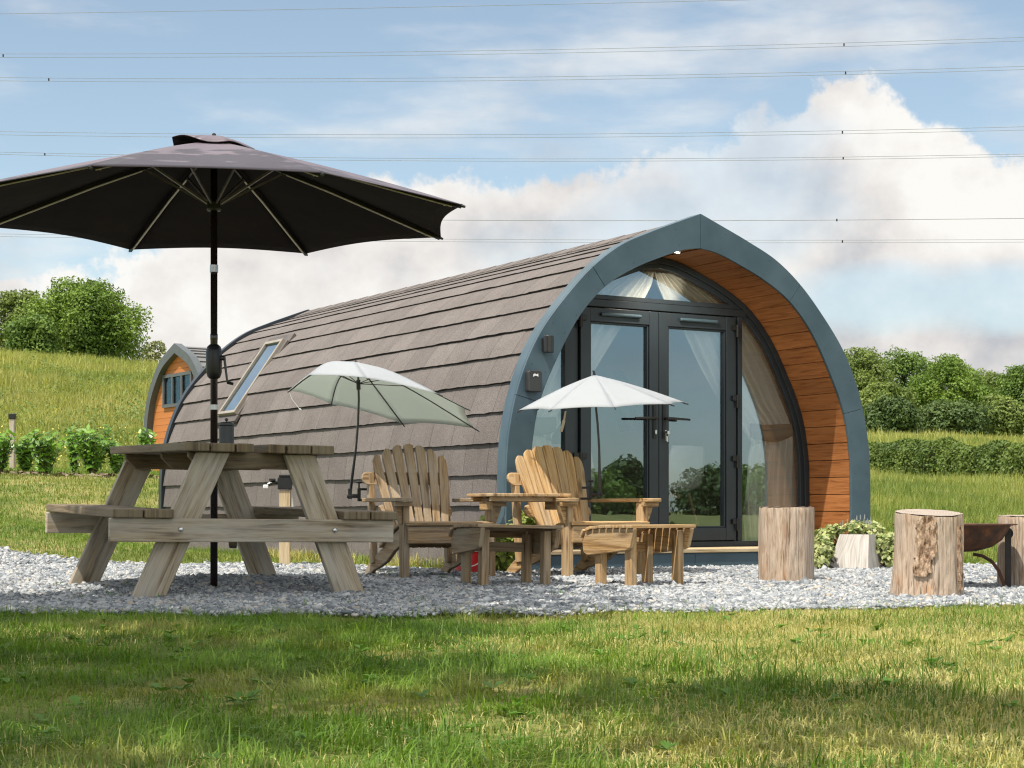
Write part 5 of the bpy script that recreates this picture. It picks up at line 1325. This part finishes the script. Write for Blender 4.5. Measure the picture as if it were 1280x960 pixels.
# ------------------------------------------------------------------ hedge
HEDL = M_leaf('hedge_leaves', (.15, .21, .045), (.08, .13, .03), .8, .3)
n = 44000; t_ = rng.uniform(0, 1, n); x0, y0, x1, y1 = 10.0, 58.0, 17.6, 41.5
top = 1.22 + .07 * np.sin(t_ * 23) + .05 * np.sin(t_ * 51 + 1); ph = rng.uniform(0, math.pi, n); rr = 1 - .5 * rng.uniform(0, 1, n) ** 2
hx, hz = np.cos(ph) * .75 * rr, np.abs(np.sin(ph)) ** .6 * rr
nxx, nyy = (y0 - y1), (x1 - x0); ln = math.hypot(nxx, nyy); nxx, nyy = -nxx / ln, -nyy / ln
X = x0 + (x1 - x0) * t_ + nxx * hx; Y = y0 + (y1 - y0) * t_ + nyy * hx; Z = height(X, Y) + hz * top
c = np.stack([X, Y, Z], 1); c += .07 * np.sin(c[:, [1, 2, 0]] * 7.3)
q = leaf_quads(c, np.stack([nxx * np.cos(ph), nyy * np.cos(ph), np.sin(ph)], 1) + rng.normal(0, .6, (n, 3)), rng.uniform(.028, .062, n), .65)
ht = thing('hedge', 'long clipped dark green hedge across the field below the woodland', 'hedge', (14.3, 52.5, H1(14.3, 52.5)))
h_o = npmesh('foliage', q - np.array([14.3, 52.5, H1(14.3, 52.5)]), np.arange(n * 4).reshape(-1, 4), None, HEDL, ht)
mb = MB()
for k in range(34):
    f = (k + .5) / 34; bx, by = x0 + (x1 - x0) * f - 14.3, y0 + (y1 - y0) * f - 52.5; bz = H1(bx + 14.3, by + 52.5) - H1(14.3, 52.5)
    for e in range(3): mb.tube([(bx, by, bz - .05), (bx + random.uniform(-.3, .3), by + random.uniform(-.3, .3), bz + 1.1)], [.03, .012], 5)
mb.build('stems', BARKT, ht)

# ------------------------------------------------------------------ young laurels and the bollard
LAUR = M_leaf('laurel_leaves', (.20, .37, .05), (.12, .25, .034), 3, .35, .35, coord='World', island=.55, spec=.5)
def laurel(u, Y, vt, wpx, n, label, seed, ratio=1):
    rs = np.random.default_rng(seed); x = (u - 640) / F_PX * Y; z = H1(x, Y); top = H_EYE + (V_H - vt) / F_PX * Y - z; wd_ = wpx / F_PX * Y
    t = thing('laurel_shrub', label, 'shrub', (x, Y, z), 0, 'young laurels planted along the lawn edge'); mb = MB(); cs, ns = [], []
    for k in range(n):
        a = rs.uniform(0, 6.28); sp = rs.uniform(.12, .62) * wd_; hh = top * rs.uniform(.55, 1.0); e = np.array([sp * math.cos(a), sp * math.sin(a), hh]); b = np.array([e[0] * .15, e[1] * .15, -.03])
        mid = b * .5 + e * .5 + np.array([0, 0, .04]); mb.tube([tuple(b), tuple(mid), tuple(e)], [.008, .006, .003], 5)
        m_ = int(16 + 12 * hh / .6)
        for f in np.linspace(.10, 1, m_):
            p = b + (e - b) * f + np.array([0, 0, .04 * math.sin(math.pi * f)]); aa = f * 40 + a; out_ = np.array([math.cos(aa), math.sin(aa), .75]); cs.append(p + out_ * .040); ns.append(np.array([-math.sin(aa) * .3 + rs.normal(0, .5), rs.normal(0, .5) - .4, .8]))
    mb.build('stems', BARKT, t); q = leaf_quads(np.array(cs), np.array(ns), rs.uniform(.040, .078, len(cs)), .42); npmesh('foliage', q, np.arange(len(q) * 4).reshape(-1, 4), None, LAUR, t)
laurel(0, 24.6, 541, 30, 13, 'young laurel cut by the left photo edge, beside the wooden bollard', 1)
laurel(31, 24.8, 545, 34, 16, 'dark young laurel just right of the wooden bollard', 2)
laurel(56, 24.3, 539, 40, 22, 'bushy bright young laurel, roundest of the row', 3)
laurel(92, 25.2, 541, 26, 7, 'sparse thin young laurel between the roundest and the tallest', 4)
laurel(116, 25.0, 533, 46, 18, 'tall young laurel with an upright shoot left of the picnic table', 5)
laurel(146, 25.2, 552, 34, 13, 'low young laurel beside the picnic table corner', 6)
laurel(186, 27.5, 539, 22, 9, 'young yellow green laurel in front of the distant pod', 7)
t = thing('bollard', 'short weathered wooden bollard with black cap on the left slope', 'bollard', ((15.5 - 640) / F_PX * 27, 27, H1((15.5 - 640) / F_PX * 27, 27)))
zb = H_EYE + (V_H - 517) / F_PX * 27 - H1((15.5 - 640) / F_PX * 27, 27)
mb = MB(); mb.board((0, 0, -.1), (0, 0, zb - .085), .075, .075); mb.build('post', WOOD_T, t, bevel=.006)
mb = MB(); mb.box(-.05, .05, -.05, .05, zb - .085, zb); mb.build('cap', BLACK, t, bevel=.006)
# bare planting strip under the laurels
n = 260; x = rng.uniform(-8.2, -4.6, n); y = 24.3 + rng.normal(0, .12, n); c = np.stack([x, y, height(x, y) + .02], 1); q = leaf_quads(c, rng.normal(0, .4, (n, 3)) + [0, 0, 1], rng.uniform(.03, .06, n), .8)
o = npmesh('bark_mulch', q, np.arange(n * 4).reshape(-1, 4), None, M_plain('mulch', (.26, .20, .14), (.12, .09, .06), .9, 9)); tag(o, 'bark mulch under the laurels', None, None, 'stuff')

# ------------------------------------------------------------------ ivy, lavender and small plants by the pod
IVY = M_leaf('variegated_ivy', (.56, .56, .28), (.16, .24, .06), 26, .25, .5, island=.45)
def clump(name, label, cat, c0, blobs, n, size, mat, seed, stems=True, extra=None):
    rs = np.random.default_rng(seed); t = thing(name, label, cat, c0, 0); cs, ns = [], []; mb = MB()
    w_ = np.array([b[3] * b[4] for b in blobs]); pk = rs.choice(len(blobs), n, p=w_ / w_.sum())
    for b in pk:
        bx, by, bz, rx, rz = blobs[b]; d = unit(rs.normal(0, 1, 3)); f = 1 - .6 * rs.uniform() ** 2; p = np.array([bx + d[0] * rx * f, by + d[1] * rx * f, bz + d[2] * rz * f]); 
        if p[2] < .012: p[2] = .012 + abs(p[2]) * .3
        cs.append(p); ns.append(d + rs.normal(0, .6, 3) + [0, -.2, .4])
    for bx, by, bz, rx, rz in blobs:
        for e in range(3): mb.tube([(bx * .4, by * .4, .0), (bx + rs.uniform(-rx, rx) * .5, by + rs.uniform(-rx, rx) * .5, bz + rz * .5)], [.005, .002], 5)
    mb.build('stems', BARKT, t); q = leaf_quads(np.array(cs), np.array(ns), size * rs.uniform(.6, 1.3, n), .75); npmesh('foliage', q, np.arange(n * 4).reshape(-1, 4), None, mat, t); return t
clump('ivy_plant', 'variegated cream and green ivy trailing over both sides of the whitewashed planter', 'ivy', (2.50, 12.62, 0),
      [(-.26, -.16, .16, .09, .10), (-.22, -.02, .25, .08, .06), (-.30, -.20, .07, .09, .06), (-.13, .05, .30, .07, .05), (.03, .05, .315, .10, .05), (.16, .02, .27, .09, .07), (.24, -.06, .19, .10, .10), (.29, -.12, .09, .10, .08), (.36, -.06, .10, .08, .08), (.15, .16, .31, .10, .06), (.22, .1, .16, .12, .12), (-.2, .12, .2, .1, .1)], 3000, .020, IVY, 3)
LAV = M_plain('lavender_grey', (.30, .30, .32), (.20, .24, .18), .8, 30)
t = thing('lavender', 'thin grey lavender sprigs standing out of the planter against the pod foot', 'lavender', (2.53, 12.66, .23)); mb = MB()
for k in range(22):
    a = random.uniform(-1, 1); p0 = V(a * .07, random.uniform(-.03, .05), 0); p1 = p0 + V(a * .05, 0, random.uniform(.08, .15)); mb.tube([p0, p1], [.0022, .0018], 5)
    mb.tube([p1, p1 + V(0, 0, .035)], [.005, .003], 6)
mb.build('sprigs', LAV, t)
YEL = M_leaf('golden_leaves', (.42, .46, .12), (.17, .26, .05), 14, .35, .5, island=.5)
clump('foundation_plant', 'yellow green leafy plant at the pod corner behind the sunlit chair', 'plant', (-.02, 11.86, 0), [(-.10, 0, .16, .13, .16), (.07, .02, .26, .12, .14), (.14, -.02, .38, .08, .09), (-.16, 0, .33, .07, .07)], 950, .024, YEL, 5)
# dry tufts and pebbly weeds under the wall: loose ground cover
n = 2600; t_ = rng.uniform(.3, 4.2, n); s_ = -1.78 - np.abs(rng.normal(0, .10, n)); x = 1.416 + s_ * c_ - t_ * sn if False else 1.416 + s_ * math.cos(R(TH)) - t_ * math.sin(R(TH)); y = 12.92 + s_ * math.sin(R(TH)) + t_ * math.cos(R(TH))
k = vnoise(x, y, 3.5, 4) > .5; x, y = x[k], y[k]
o = blade_obj('straw_tufts', [blades(x, y, height(x, y), rng.uniform(.05, .17, len(x)), np.full(len(x), .005), 1.0)], DRY); tag(o, 'straw coloured tufts along the foot of the pod wall', None, None, 'stuff')
# few green sprouts in the gravel
n = 320; x = rng.uniform(-2.6, 1.4, n); y = 7.5 + rng.gamma(2, .9, n); cl = vnoise(x, y, 1.2, 21) > .62; x, y = x[cl], y[cl]; m_ = 7; x = np.repeat(x, m_) + rng.normal(0, .02, len(x) * m_); y = np.repeat(y, m_) + rng.normal(0, .02, len(y) * m_)
o = blade_obj('gravel_weeds', [blades(x, y, height(x, y) + .01, rng.uniform(.02, .05, len(x)), np.full(len(x), .006), .8)], WEED); tag(o, 'small weeds in the gravel', None, None, 'stuff')

# ------------------------------------------------------------------ power lines
WIRE = M_plain('grey_conductor', (.26, .28, .30), (.22, .24, .26), .6, 1)
YW = 95.0
def wire(p3, gap, rad, label, spac=()):
    us = np.array([p[0] for p in p3], float); v_ = np.array([p[1] for p in p3], float); cf = np.polyfit(us, v_, 2)
    t = thing('power_line', label, 'power line', (0, YW, 0), 0, 'overhead conductors crossing the sky'); mb = MB()
    U = np.linspace(-1700, 3000, 64)
    for s_ in ((-.5, .5) if gap else (0,)):
        mb.tube([((u - 640) / F_PX * YW, s_ * .3, H_EYE + (V_H - (np.polyval(cf, u) + s_ * gap)) / F_PX * YW) for u in U], rad, 5)
    mb.build('conductor', WIRE, t)
    for u in spac:
        s = MB(); z = H_EYE + (V_H - np.polyval(cf, u)) / F_PX * YW; X = (u - 640) / F_PX * YW; s.board((X, 0, z - .07), (X, 0, z + .07), .07, .05); s.build('spacer', BLACKM, t)
wire([(0, 17.3), (640, 6.5), (950, -.5)], 0, .013, 'topmost single overhead wire, running out of the top of the picture')
wire([(0, 69.5), (640, 65), (1278, 49)], 2.6, .012, 'twin overhead wire second from the top', (4, 1055))
wire([(0, 99), (640, 98.5), (1278, 85)], 2.4, .012, 'twin overhead wire third from the top', (61, 1057))
wire([(0, 166.5), (640, 170), (1278, 160.5)], 2.6, .012, 'twin overhead wire just above the parasol\'s vent cap', (1053,))
wire([(0, 191.5), (640, 200), (1278, 194)], 1.6, .012, 'overhead wire passing level with the parasol\'s upper slope', (56, 1054))
wire([(0, 268), (640, 275.5), (1278, 273)], 0, .016, 'dark single overhead wire at the height of the pod\'s apex', (1046,))
wire([(0, 294), (640, 301), (1278, 301)], 2.2, .011, 'lowest and faintest overhead wire, just below the pod\'s apex', (1053,))
